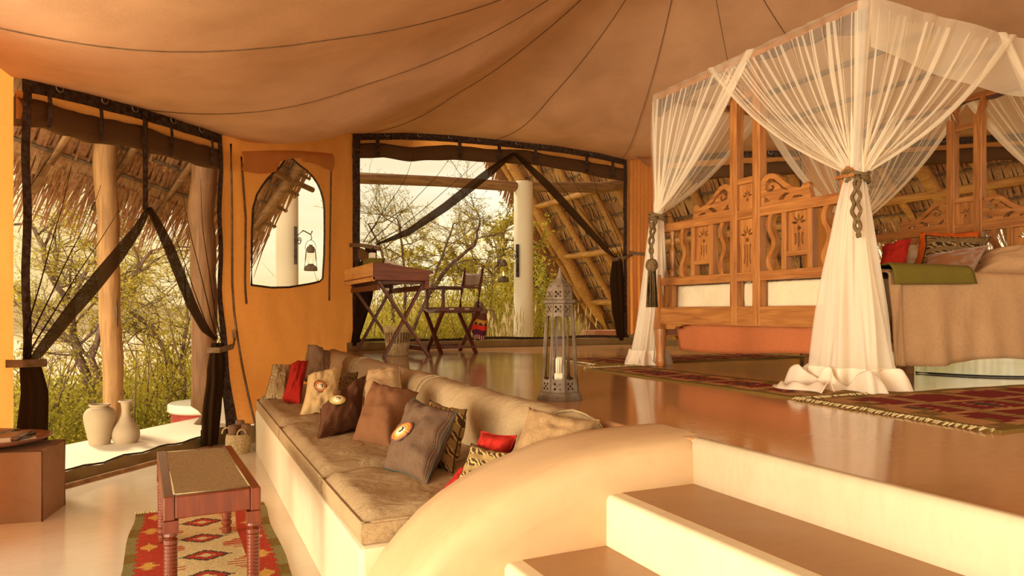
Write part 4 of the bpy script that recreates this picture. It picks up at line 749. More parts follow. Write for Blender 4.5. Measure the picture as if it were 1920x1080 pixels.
pillow('large beige suede pillow beside the parapet end', (1.201, 2.441, 0.711), (1.426, 2.293, 0.668), (1.064, 2.373, 0.499), (1.329, 2.283, 0.462), .13, 'beige', 12)
pillow('red pillow lying low in front of the near zebra pillow', (0.936, 2.498, 0.486), (1.043, 2.492, 0.501), (0.855, 2.469, 0.42), (0.976, 2.391, 0.421), .05, 'red', 13)
pillow('zebra print pillow half hidden by the curved parapet', (0.977, 2.479, 0.582), (1.096, 2.336, 0.558), (0.88, 2.413, 0.434), (1.022, 2.326, 0.426), .09, 'zebra', 14)

# ------------------------------------------------------------------ rugs
def rug(name, label, org, ex, ey, w, l, cell, fn, fringe=(1, 1), fc='cream'):
    """flat woven rug: coloured wool cells with rippled edges, knotted fringe at the ends; w along ex, l along ey."""
    org, ex, ey = Vector(org), Vector(ex).normalized(), Vector(ey).normalized(); t = thing(name, label, 'rug', tuple(org + ex * w / 2 + ey * l / 2)); nx, ny = int(w / cell), int(l / cell); m = MB(); seed = w * 7 + l
    def P(x, y, z=0): j = .012 * noise.noise((x * 3, y * 2, seed)); return org + ex * (x + .014 * noise.noise((y * 2.5, seed, 1))) + ey * (y + .012 * noise.noise((x * 3, seed, 2))) + Vector((0, 0, z + .004 * noise.noise((x * 5, y * 5, seed)) + .005))
    m.grid(lambda a, b: P(a * w, b * l, .004), nx, ny); cs = []
    for i in range(nx):
        for j in range(ny):
            c = Vector(fn((i + .5) / nx, (j + .5) * cell, w, l)); cs.append(tuple(c * (.88 + .2 * random.random())))
    edge = [(i / nx, 0) for i in range(nx)] + [(1, j / ny) for j in range(ny)] + [(1 - i / nx, 1) for i in range(nx)] + [(0, 1 - j / ny) for j in range(ny + 1)]
    n0 = len(m.f); m.grid(lambda a, b: P(edge[int(round(a * (len(edge) - 1)))][0] * w, edge[int(round(a * (len(edge) - 1)))][1] * l, .004 - .011 * b), len(edge) - 1, 1); cs += [tuple(fn(.0, .1, w, l))] * (len(m.f) - n0)
    m.c = cs; m.build('weave', M['kilim'], t)
    for k, on in enumerate(fringe):
        if not on: continue
        b = MB(); y = 0 if k == 0 else l; sg = -1 if k == 0 else 1
        for i in range(int(w / .013)):
            p = P(i * .013, y, .004); d = ey * sg * random.uniform(.025, .055) + ex * random.gauss(0, .008); b.tube([p, p + d * .5 + Vector((0, 0, .004)), p + d - Vector((0, 0, .004))], [.004, .0045, .002], 4, False)
        b.build('fringe', M['grass'], t, True)['kind'] = 'stuff'
    return t
RD, CRM, GRN, DRK, YEL, TAN, MAR, OLV = [hx(c) for c in ('#b5402a', '#dcc28e', '#8d8250', '#4a4238', '#d9a650', '#b98a58', '#7d1f1c', '#80672e')]
def kil_front(a, y, w, l):
    x = (a - .5) * w; ax = abs(x); zig = .02 * abs(((y * 14) % 1) - .5) * 2
    if ax > .285 - zig: return GRN if (int(y * 8) % 3) else OLV
    if ax > .155 + .008 * ((int(y * 60)) % 2):
        yy = (y % .26) - .13; d = abs(ax - .225) * 1.3 + abs(yy) * .9
        return YEL if d < .045 else (TAN if d < .06 and int(y * 50) % 2 else RD)
    if y < .03 or y > l - .05: return RD
    yy = (y % .27) - .135; d = round((ax * .75 + abs(yy)) / .018) * .018
    if d < .02: return CRM
    if d < .065: return RD
    if d < .088: return DRK
    if d > .17 and ax > .075 and abs(yy) > .055 and int(y * 70) % 2: return RD
    return CRM
rug('kilim_rug', 'red and cream kilim rug under the cane bench', (-.25, 1.9, 0), (1, -.045, 0), (.0, 1, 0), .64, 2.32, .010, kil_front)
def kil_bed(a, y, w, l):
    x = a * w; ed = min(x, w - x); ee = min(y, l - y)
    if min(ed, ee) < .06: return OLV
    if min(ed * .9, ee * .55) < .10 + .03 * ((int(y * 11) + int(x * 14)) % 2): return TAN if (int(y * 11) + int(x * 9)) % 3 else OLV
    yy = (y % .42) - .21; xx = x - w / 2; d = abs(yy) + abs(xx) * .55
    if abs(yy) > .165: return TAN if int(x * 60) % 2 else OLV
    if abs(abs(xx) - .13) < .02: return TAN
    if d < .05: return DRK
    if .07 < d < .10 and int(x * 40) % 2: return TAN
    return MAR
rug('kilim_rug', 'olive and maroon kilim runner across the foot of the bed', (2.72, 2.55, .65), (1, 0, 0), (0, 1, 0), .50, 2.02, .014, kil_bed)
rug('kilim_rug', 'large olive and maroon kilim at the near side of the bed', (2.72, 2.53, .65), (-.09, -1, 0), (1, -.03, 0), 1.0, 2.6, .014, lambda a, y, w, l: kil_bed(a, y, w, l))
rug('kilim_rug', 'maroon kilim on the far side of the bed near the pleated panel', (3.0, 4.86, .65), (.02, 1, 0), (1, .0, 0), .75, 2.3, .018, lambda a, y, w, l: kil_bed(a, y, w, l))

# ------------------------------------------------------------------ cane bench, hide cube, vases, basket
be = thing('cane_bench', 'red stained bench with turned legs and woven cane top', 'bench', (.062, 3.22, 0), R(3.2))
BW, BL, BH = .325, .93, .43
for sx_ in (-1, 1): MB().box((sx_ * BW / 2 - (.036 if sx_ > 0 else 0), -BL / 2, BH - .085), (sx_ * BW / 2 + (.036 if sx_ < 0 else 0), BL / 2, BH)).build('side_rail', M['stoolwood'], be, bevel=.004, world=False)
for sy in (-1, 1): MB().box((-BW / 2 + .037, sy * BL / 2 - (.036 if sy > 0 else 0), BH - .080), (BW / 2 - .037, sy * BL / 2 + (.036 if sy < 0 else 0), BH - .002)).build('end_rail', M['stoolwood'], be, bevel=.004, world=False)
for sx_ in (-1, 1):
    for sy in (-1, 1):
        c = (sx_ * (BW / 2 - .024), sy * (BL / 2 - .024), .012); m = MB().box((c[0] - .025, c[1] - .025, BH - .13), (c[0] + .025, c[1] + .025, BH - .086)); prof = [(.015, 0), (.022, .004), (.022, .03), (.015, .036), (.024, .046), (.024, .06), (.016, .066)]
        z = .072
        while z < .235: prof += [(.0225, z), (.0225, z + .009), (.0195, z + .0105), (.0195, z + .0125)]; z += .0135
        prof += [(.016, .240), (.024, .248), (.024, .262), (.016, .268), (.024, .276), (.023, .290), (.017, .297), (.022, .306)]
        m.lathe(c, prof, 16); m.build('leg', M['stoolwood'], be, world=False, bevel=.002)
cw, cl = BW - .07, BL - .07; nx, ny = 40, 120; m = MB()
def cane(a, b): i, j = round(a * nx), round(b * ny); return Vector(((a - .5) * cw, (b - .5) * cl, BH - .004 + .0035 * math.sin((i + (j // 2) % 2 * 1.0) * PI) + .003 * ((i + j) % 2) - .006 * math.sin(a * PI) * math.sin(b * PI)))
m.grid(cane, nx, ny); cs = []
for i in range(nx):
    for j in range(ny): k = ((i + (j if i % 4 < 2 else -j)) % 4); cs.append([hx('#dcc094'), hx('#c4a678'), hx('#a39274'), hx('#8d7a5c')][k])
m.c = cs; m.build('cane_seat', M['cane'], be, world=False)
m = MB()
for sx_ in (-1, 1): m.tube([(sx_ * cw / 2, -cl / 2, BH - .002), (sx_ * cw / 2, cl / 2, BH - .002)], .004, 5)
for sy in (-1, 1): m.tube([(-cw / 2, sy * cl / 2, BH - .002), (cw / 2, sy * cl / 2, BH - .002)], .004, 5)
m.build('cane_edging', M['basket'], be, True, world=False)

pa, pb = Vector((-0.676, 4.308, 0)), Vector((-0.62, 4.625, 0)); ed = (pb - pa); ed.z = 0; pl_ = ed.length; ex = ed.normalized(); ey = Vector((-ex.y, ex.x, 0)); pS = max(.42, pl_)
po = thing('hide_cube', 'brown suede hide cube stool carrying the wooden tray', 'pouf', tuple(pa + ex * pl_ / 2 + ey * .15)); PH = .365
def pouf_side(p, q, seed):
    d = q - p; nn = Vector((d.y, -d.x, 0)).normalized()
    return lambda a, b: p + d * a + Vector((0, 0, PH * b)) + nn * (.018 * math.sin(PI * a) * math.sin(PI * b) + .006 * noise.noise((a * 5, b * 5, seed)) * math.sin(PI * a) * math.sin(PI * b))
cn = [pa, pb, pb + ey * .30, pa + ey * .30]
for i in range(4): MB().grid(pouf_side(cn[i], cn[(i + 1) % 4], i), 12, 12).build('hide_panel', M['pouf'], po, True)
MB().grid(lambda a, b: cn[0].lerp(cn[1], a).lerp(cn[3].lerp(cn[2], a), b) + Vector((0, 0, PH + .012 * math.sin(PI * a) * math.sin(PI * b))), 12, 12).build('hide_top', M['pouf'], po, True)
for i in range(4): MB().tube([cn[i] + Vector((0, 0, z)) for z in (0, PH)], .005, 6).build('seam', M['pouf'], po, True); MB().tube([cn[i] + Vector((0, 0, PH)), cn[(i + 1) % 4] + Vector((0, 0, PH))], .005, 6).build('seam', M['pouf'], po, True)
TC = Vector((-0.893, 4.522, 0.365)); TZ = PH + .014
ty = thing('wooden_tray', 'round turned wooden tray on the hide cube holding books', 'tray', (TC.x, TC.y, TZ)); MB().lathe((TC.x, TC.y, TZ), [(.10, 0), (.15, .004), (.20, .018), (.232, .036), (.236, .040), (.228, .042), (.19, .026), (.14, .014), (.02, .012)], 40).build('dish', M['tray'], ty, True)
def book(label, c, rz, w, l, h, cover, open_=0):
    t = thing('book', label, 'book', c, rz); MB().box((-w / 2, -l / 2, .003), (w / 2 - .006, l / 2 - .004, h - .003)).build('pages', M['paper'], t, world=False)
    m = MB().box((-w / 2 - .004, -l / 2 - .004, 0), (w / 2, l / 2, .003)).box((-w / 2 - .004, -l / 2 - .004, h - .003), (w / 2, l / 2, h)); m.build('covers', M[cover], t, bevel=.001, world=False)
    MB().tube([(w / 2 - .003, -l / 2 - .002, h / 2), (w / 2 - .003, l / 2, h / 2)], h / 2 * 1.02, 10).build('spine', M[cover], t, True, world=False); return t
b1 = book('thick leather backed book lying closest on the wooden tray', (TC.x + .045, TC.y - .055, TZ + .028), R(-14), .15, .21, .030, 'leather'); b1.rotation_euler[1] = R(-4)
book('brown book lying behind on the wooden tray', (TC.x - .06, TC.y + .09, TZ + .026), R(-30), .15, .20, .034, 'leather')
book('thin pale book under the leather backed book', (TC.x + .085, TC.y + .02, TZ + .018), R(15), .12, .17, .012, 'paper')
def vase(label, c, prof, ribs, lab):
    t = thing('clay_vase', label, 'vase', c); out = []
    n = 60; pts = [(i / (len(prof) - 1), (*p, 0)) for i, p in enumerate(prof)]
    for i in range(n + 1):
        q = poly_at(pts, i / n); k = (.0018 * math.cos(i * PI) if (ribs and .06 < i / n < .86) else 0); out.append((q.x + k, q.y))
    MB().lathe(c, out + [(out[-1][0] - .012, out[-1][1] - .004), (out[-1][0] - .016, out[-1][1] - .05)], 36).build('body', M['clay'], t, True)
    MB().tube([(c[0] + out[-1][0] * math.cos(a), c[1] + out[-1][0] * math.sin(a), c[2] + out[-1][1] - .004) for a in [2 * PI * k / 32 for k in range(33)]], .008, 8, False).build('lip', M['clay'], t, True); return t
def smooth_prof(p, k=6):
    out = []
    for i in range(len(p) - 1):
        a, b, c, d = p[max(i - 1, 0)], p[i], p[i + 1], p[min(i + 2, len(p) - 1)]
        for j in range(k): t = j / k; out.append(tuple(.5 * (2 * b[m] + (c[m] - a[m]) * t + (2 * a[m] - 5 * b[m] + 4 * c[m] - d[m]) * t * t + (3 * b[m] - a[m] - 3 * c[m] + d[m]) * t ** 3) for m in (0, 1)))
    return out + [p[-1]]
vase('wide shouldered ribbed clay vase on the deck', (-.652, 6.71, -.012), smooth_prof([(.076, 0), (.083, .03), (.102, .12), (.117, .20), (.118, .245), (.100, .285), (.072, .303), (.064, .315), (.072, .327)]), True, 0)
vase('bottle necked clay vase beside the ribbed vase', (-.462, 6.70, -.012), smooth_prof([(.085, 0), (.10, .03), (.106, .075), (.095, .125), (.062, .18), (.038, .225), (.033, .28), (.040, .335), (.050, .35)]), False, 1)
ba = thing('seagrass_basket', 'small handled seagrass basket with rolled towels beside the sofa end', 'basket', (.36, 5.80, 0)); c = (.36, 5.80, 0); m = MB(); nr = 15
for i in range(nr): r_ = .074 + .012 * math.sin(PI * i / nr * .9); m.tube([(c[0] + (r_ + .0035 * math.sin(k * 9 + i * PI)) * math.cos(2 * PI * k / 48), c[1] + (r_ + .0035 * math.sin(k * 9 + i * PI)) * math.sin(2 * PI * k / 48), .006 + i * .0095) for k in range(49)], .0062, 6, False)
m.build('woven_wall', M['basket'], ba, True); MB().lathe(c, [(.07, .0), (.072, .008)], 24).build('base', M['basket'], ba)
for sg in (-1, 1):
    ce_ = Vector((c[0] + sg * .05 - .03, c[1] - sg * .065, .14)); MB().tube([ce_ + Vector((.032 * math.cos(a), 0, .045 * math.sin(a))) for a in [PI * k / 12 for k in range(13)]], .007, 6).build('handle', M['basket'], ba, True)
def towel(label, x, y, h, rx, ry):
    t = thing('rolled_towel', label, 'towel', (x, y, .012)); m = MB(); d = Vector((rx, ry, 1)).normalized(); s_, u_, _ = frame(d); p0 = Vector((x, y, .012)); m.tube([p0 + d * h * k / 6 for k in range(7)], .034, 18); m.build('roll', M['towel'], t, True)
    MB().tube([p0 + d * (h + .001) + (s_ * math.cos(a) + u_ * math.sin(a)) * (.004 + .028 * a / 14) for a in [.25 * k for k in range(56)]], .0028, 5).build('spiral_edge', M['towel'], t, True); return t
towel('rolled towel on the near left in the seagrass basket', .328, 5.785, .20, -.05, 0); towel('rolled towel nearest the sofa in the seagrass basket', .395, 5.775, .205, .1, 0); towel('rolled towel standing at the back of the seagrass basket', .365, 5.838, .225, .05, .1)

# ------------------------------------------------------------------ four poster bed
BX0, BX1, BY0, BY1, BZ = 3.40, 5.52, 2.80, 4.56, .65
bed = thing('four_poster_bed', 'carved teak four poster bed under a white net canopy', 'bed', ((BX0 + BX1) / 2, (BY0 + BY1) / 2, BZ))
def post(x, y):
    c = (x, y, BZ); p = MB(); p.lathe(c, smooth_prof([(.035, 0), (.042, .04), (.036, .10), (.046, .22), (.05, .30)], 3), 16); p.box((x - .045, y - .045, BZ + .30), (x + .045, y + .045, BZ + .72))
    p.lathe((x, y, BZ + .72), smooth_prof([(.034, 0), (.045, .02), (.03, .05), (.038, .12), (.046, .20), (.03, .27), (.045, .30)], 3), 16); p.box((x - .045, y - .045, BZ + 1.02), (x + .045, y + .045, BZ + 1.18))
    p.box((x - .062, y - .062, BZ + 1.18), (x + .062, y + .062, BZ + 1.20)); p.lathe((x, y, BZ + 1.20), [(.05, 0), (.055, .02), (.035, .045), (.015, .06), (.008, .075)], 16); return p.build('corner_post', M['bedwood'], bed, bevel=.003)
for x in (BX0, BX1):
    for y in (BY0, BY1): post(x, y)
def wavy(y0, z0, z1, x, w, t, name, mat, parent, amp=.022, n=20):
    poly = [(amp * math.sin(2 * PI * 1.5 * i / n) - w / 2, z0 + (z1 - z0) * i / n) for i in range(n + 1)] + [(amp * math.sin(2 * PI * 1.5 * i / n) + w / 2, z0 + (z1 - z0) * i / n) for i in range(n, -1, -1)]
    return MB().slab(poly, t, (1, 0, 0), (x - t / 2, y0, 0), (0, 1, 0), (0, 0, 1)).build(name, mat, parent)
def scroll(x, y, z, w, h, flip, parent):
    """carved scroll crest: thick S curve arching over a curled leaf, with open gaps."""
    up = [(0, .0), (0, .80), (.05, .93), (.16, 1.0), (.28, .96), (.40, .80), (.52, .60), (.66, .44), (.80, .36), (.86, .46), (.93, .50), (.985, .42), (.97, .28), (1.0, .16), (1.0, .0)]
    gap1 = [(.09, .50), (.10, .74), (.18, .84), (.28, .79), (.38, .63), (.48, .47), (.58, .36), (.50, .40), (.42, .47), (.38, .58), (.30, .68), (.21, .70), (.16, .62), (.17, .52), (.22, .50), (.24, .56), (.20, .60), (.27, .60), (.29, .50), (.24, .43), (.15, .43)]
    gap2 = [(.06, .10), (.08, .30), (.14, .22), (.20, .12)]; gap3 = [(.36, .10), (.41, .22), (.50, .30), (.60, .27), (.52, .20), (.47, .10)]; gap4 = [(.64, .09), (.68, .17), (.80, .15), (.88, .09)]
    s = -1 if flip else 1
    cv = lambda L: (lambda q: q if sum(a[0] * b[1] - b[0] * a[1] for a, b in zip(q, q[1:] + q[:1])) > 0 else q[::-1])([(s * p[0] * w, p[1] * h) for p in L])
    return cut_panel(cv(up), [cv(g_) for g_ in (gap1, gap2, gap3, gap4)], (x, y, z), (0, -1, 0), (0, 0, 1), .035, 'scroll_crest', M['bedwood_h'], parent)
def board(x, yc, name, foot):
    """foot or head board: rails, twin centre poles, carved panels, wavy slats, scroll crests."""
    r = MB().box((x - .028, BY0 + .05, 1.700), (x + .028, BY1 - .05, 1.762)).build('top_rail', M['bedwood_h'], bed, bevel=.004); S_ = lambda *a: None
    MB().box((x - .026, BY0 + .05, 1.285), (x + .026, BY1 - .05, 1.345)).build('middle_rail', M['bedwood_h'], bed, bevel=.004)
    MB().box((x - .032, BY0 + .04, .985), (x + .032, BY1 - .04, 1.118)).build('bottom_rail', M['bedwood_h'], bed, bevel=.005)
    ya, yb = yc + .105, yc - .105
    for y in (ya, yb): MB().box((x - .033, y - .032, .99), (x + .033, y + .032, 2.60)).build('centre_pole', M['bedwood'], bed, bevel=.004)
    for z in (1.955, 2.52): MB().box((x - .025, yb + .032, z - .02), (x + .025, ya - .032, z + .02)).build('pole_rung', M['bedwood_h'], bed, bevel=.003)
    wp = ya - yb - .064
    cut_panel([(0, 0), (wp, 0), (wp, .355), (0, .355)], flower_holes(wp, .355), (x + .004, ya - .032, 1.345), (0, -1, 0), (0, 0, 1), .016, 'carved_panel', M['bedwood'], bed)
    cut_panel([(0, 0), (wp, 0), (wp, .175), (0, .175)], flower_holes(wp, .175, False), (x + .004, ya - .032, 1.762), (0, -1, 0), (0, 0, 1), .016, 'carved_panel', M['bedwood'], bed)
    for sg in (1, -1):
        e = yc + sg * .105
        wavy(yc + sg * .225, 1.345, 1.70, x, .036, .045, 'wavy_slat', M['bedwood'], bed); wavy(yc + sg * .655, 1.345, 1.70, x, .036, .045, 'wavy_slat', M['bedwood'], bed)
        u0, u1 = yc + sg * .335, yc + sg * .535
        for y in (u0, u1): MB().box((x - .026, y - .019, 1.345), (x + .026, y + .019, 1.70)).build('upright', M['bedwood'], bed, bevel=.002)
        MB().box((x - .024, min(u0, u1) + .019, 1.425), (x + .024, max(u0, u1) - .019, 1.455)).build('panel_rung', M['bedwood_h'], bed, bevel=.002); wq = abs(u1 - u0) - .038
        cut_panel([(0, 0), (wq, 0), (wq, .243), (0, .243)], flower_holes(wq, .243), (x + .004, max(u0, u1) - .019, 1.456), (0, -1, 0), (0, 0, 1), .016, 'carved_panel', M['bedwood'], bed)
        scroll(x, yc + sg * .137, 1.762, .40, .205, sg > 0, bed)
        yb_ = yc + sg * .80
        if BY0 + .06 < yb_ < BY1 - .06:
            MB().box((x - .02, yb_ - .02, 1.118), (x + .02, yb_ + .02, 1.285)).build('lower_upright', M['bedwood'], bed, bevel=.002)
            MB().lathe((x, yb_, 1.345), smooth_prof([(.02, 0), (.022, .05), (.014, .07), (.02, .14), (.024, .20), (.014, .24), (.02, .26), (.016, .30), (.022, .34), (.022, .355)], 3), 12).build('turned_baluster', M['bedwood'], bed, True)
    for y0, sg in ((BY0 + .10, 1), (BY1 - .10, -1)): MB().slab([(0, 0), (sg * .20, 0), (sg * .18, -.012), (sg * .12, -.016), (sg * .10, -.035), (0, -.04)], .04, (1, 0, 0), (x - .02, y0, .986), (0, 1, 0), (0, 0, 1)).build('corner_bracket', M['bedwood_h'], bed)
board(BX0, 3.605, 'foot', True); board(BX1, 3.50, 'head', False)
for y in (BY0, BY1): MB().box((BX0 + .04, y - .03, .90), (BX1 - .04, y + .03, 1.03)).build('side_rail', plain('rail_teak', '#8a5228', .4, .2, 5, 0, 60, 0, .5, (1, 12, 12)), bed, bevel=.004)
for y in (3.3, 4.1): MB().box((4.5, y - .04, .65), (4.58, y + .04, .98)).build('middle_leg', M['bedwood'], bed, bevel=.003)
CZ0 = 2.785; XA, XB, YA, YB_ = 3.36, 5.58, 2.68, 4.53
def scallop(y0, y1, x, z, h, n=60):
    poly = [(0, 0), (y1 - y0, 0)]; L_ = y1 - y0
    for i in range(n + 1):
        t = 1 - i / n; q = abs(((t * 2) % 1) - .5) * 2; d = h * (.42 + .58 * (1 - (1 - abs(2 * t - 1)) ** .8) * (.55 + .45 * (1 if q > .6 else .4))) + .012 * math.sin(t * 40); poly.append((t * L_, -d))
    return MB().slab(poly, .02, (1, 0, 0), (x, y0, z), (0, 1, 0), (0, 0, 1))
scallop(YA, YB_, XA - .01, CZ0 - .005, .16).build('scalloped_valance', M['valance'], bed); scallop(YA, YB_, XB - .01, CZ0 - .005, .12).build('scalloped_valance', M['valance'], bed)
for y in (YA, YB_): MB().box((XA, y - .02, CZ0 - .05), (XB, y + .02, CZ0 - .01)).build('canopy_rail', M['bedwood'], bed, bevel=.003)
for x in (4.05, 4.75): MB().box((x - .02, YA, CZ0 - .045), (x + .02, YB_, CZ0 - .012)).build('canopy_slat', M['valance'], bed, bevel=.003)
for x in (XA, XB): MB().box((x - .02, YA, CZ0 - .05), (x + .02, YB_, CZ0 - .01)).build('canopy_rail', M['bedwood_h'], bed, bevel=.003)
for x, yc in ((BX0, 3.605), (BX1, 3.50)):
    for y in (yc - .105, yc + .105): MB().bar((x, y, 2.58), (x + (XA - BX0 if x < 4 else XB - BX1), y, CZ0 - .04), .04, .04).build('pole_bracket', M['bedwood'], bed)

# mattress, covers, valance
mt = thing('mattress', 'thick white sheeted mattress between the carved footboard and headboard', 'mattress', ((BX0 + BX1) / 2, 3.68, 1.03))
def block(lo, hi, r, wr, seed):
    def f(a, b):
        th = 2 * PI * a; x = (lo[0] + hi[0]) / 2; return None
    m = MB(); L_, W_, H_ = [hi[i] - lo[i] for i in range(3)]; n = 30
    def surf(u, v):                                    # u round the plan outline, v from bottom to centre of the top
        q = u * 4; k = int(q) % 4; t = q - int(q); cs_ = [(-1, -1), (1, -1), (1, 1), (-1, 1), (-1, -1)]; x = cs_[k][0] + (cs_[k + 1][0] - cs_[k][0]) * t; y = cs_[k][1] + (cs_[k + 1][1] - cs_[k][1]) * t
        if v < .5: z = v / .5; s = 1
        else: z = 1; s = 1 - (v - .5) / .5
        e = r * (1 if v < .5 else 0) * 0
        px, py = x * L_ / 2 * s, y * W_ / 2 * s; ed = (1 - s) * min(L_, W_) / 2; drop = r * (1 - math.sqrt(max(0, 1 - (1 - min(1, ed / r)) ** 2))) if v >= .5 else 0; ins = r * (1 - math.sqrt(max(0, 1 - max(0, z - 1 + r / H_) ** 2 / (r / H_) ** 2))) if v < .5 else 0
        p = Vector(((lo[0] + hi[0]) / 2 + px - math.copysign(ins, x) * (abs(x) > .99), (lo[1] + hi[1]) / 2 + py - math.copysign(ins, y) * (abs(y) > .99), lo[2] + z * H_ - drop)); w_ = wr * noise.noise((p.x * 5 + seed, p.y * 5, p.z * 7)); return p + Vector((w_ * (abs(x) > .99) , w_ * (abs(y) > .99), w_ * (v > .5)))
    m.grid(surf, 120, 24); return m
block((3.45, 2.84, 1.03), (5.46, 4.52, 1.31), .05, .014, 1).build('pad', M['sheet'], mt, True)
MB().box((3.45, 2.85, 1.00), (5.46, 4.51, 1.035)).build('slat_base', M['bedwood_h'], mt)
sp = thing('bedspread', 'sand coloured bedspread hanging over the near side of the bed', 'bedspread', (4.6, 2.8, 1.32))
def spread(a, b):
    x = 3.66 + 1.78 * a; L_ = b * (1.62 + .56)
    if L_ < 1.62: y = 4.40 - L_; z = 1.325 + .006 * noise.noise((x * 3, y * 3, 2)) + .012 * math.sin(PI * min(1, L_ / 1.62)); return Vector((x, y, z))
    h = L_ - 1.62; rr = .03
    if h < .06: t = h / .06 * PI / 2; return Vector((x, 2.78 - rr * math.sin(t) , 1.325 - rr * (1 - math.cos(t))))
    f = (h - .06) / .5; z = 1.295 - f * (.515 + .018 * math.sin(a * 9) + .012 * a); y = 2.75 - .03 * f + .022 * f * math.sin(a * 17 + math.sin(a * 5) * 2) + .008 * f * math.sin(a * 47) + .006 * noise.noise((x * 6, z * 6, 1)); return Vector((x + .02 * f * math.sin(a * 11), y, z))
MB().grid(spread, 90, 60).build('cloth', M['linen'], sp, True, thick=.008)
MB().grid(lambda a, b: spread(a * .055, .72 + .275 * b) + Vector((-.02 + .0 * b, -.012 + .006 * math.sin(a * 6 + b * 5), -.01 - .006 * b)), 8, 30).build('folded_edge', M['linen'], sp, True, thick=.012)
ot = thing('olive_throw', 'small olive felt runner folded over the near mattress edge', 'throw', (3.95, 2.95, 1.34))
def throw(a, b):
    x = 3.63 + (.64 + .1 * b) * a; L_ = b * .62; q = min(1, L_ / .44)
    if L_ < .45: return Vector((x, 3.20 - L_, 1.352 + .004 * math.sin(a * 5)))
    f = (L_ - .45) / .17; return Vector((x + .02 * f, 2.75 - .028 * math.sin(min(1, f * 3) * PI / 2) - .004, 1.352 - .10 * f + .01 * (1 - f) - .015 * (1 - a) * f))
MB().grid(throw, 24, 26).build('cloth', M['olive'], ot, True, thick=.008)
uc = thing('under_bed_cloth', 'terracotta cloth hanging below the footboard rail', 'valance', (3.5, 3.6, .8))
MB().grid(lambda a, b: Vector((3.47 + .012 * math.sin(a * 19 + b) + .03 * b, 4.46 - 1.60 * a, 1.02 - (.235 - .03 * a + .012 * math.sin(a * 6)) * b)), 50, 8).build('cloth', M['under'], uc, True, thick=.004)
pillow('dark zebra pillow on the bed nearest the white net tail', (4.30, 3.66, 1.60), (4.40, 3.42, 1.66), (4.22, 3.60, 1.34), (4.32, 3.32, 1.345), .11, 'zebra_dark', 21, name='bed_pillow')
pillow('dark red pillow on the bed beside the zebra pillow', (4.487, 3.435, 1.546), (4.669, 3.35, 1.599), (4.329, 3.342, 1.381), (4.465, 3.247, 1.347), .13, 'red', 22, name='bed_pillow')
pillow('orange pillow with ruffled edge behind the wide zebra pillow', (4.826, 3.388, 1.656), (5.365, 3.304, 1.681), (4.569, 3.287, 1.344), (5.122, 3.196, 1.348), .14, 'orange', 23, name='bed_pillow')
pillow('wide dark zebra pillow in front of the orange pillow', (4.67, 3.24, 1.615), (5.206, 3.125, 1.616), (4.437, 3.149, 1.327), (4.953, 3.054, 1.319), .12, 'zebra_dark', 24, name='bed_pillow')
pillow('bronze satin pillow at the front of the bed pillows', (4.461, 3.072, 1.458), (4.923, 2.969, 1.534), (4.274, 3.037, 1.304), (4.683, 2.926, 1.3), .13, 'satin', 25, name='bed_pillow')
pillow('long sand coloured bolster pillow at the head of the bed', (5.065, 3.112, 1.511), (5.808, 2.989, 1.56), (4.755, 3.002, 1.305), (5.509, 2.852, 1.277), .20, 'linen', 26, name='bed_pillow')
pillow('pale pillow standing behind the dark red pillow', (4.746, 3.48, 1.56), (4.988, 3.423, 1.592), (4.607, 3.379, 1.364), (4.844, 3.325, 1.367), .10, 'sheet', 27, name='bed_pillow')

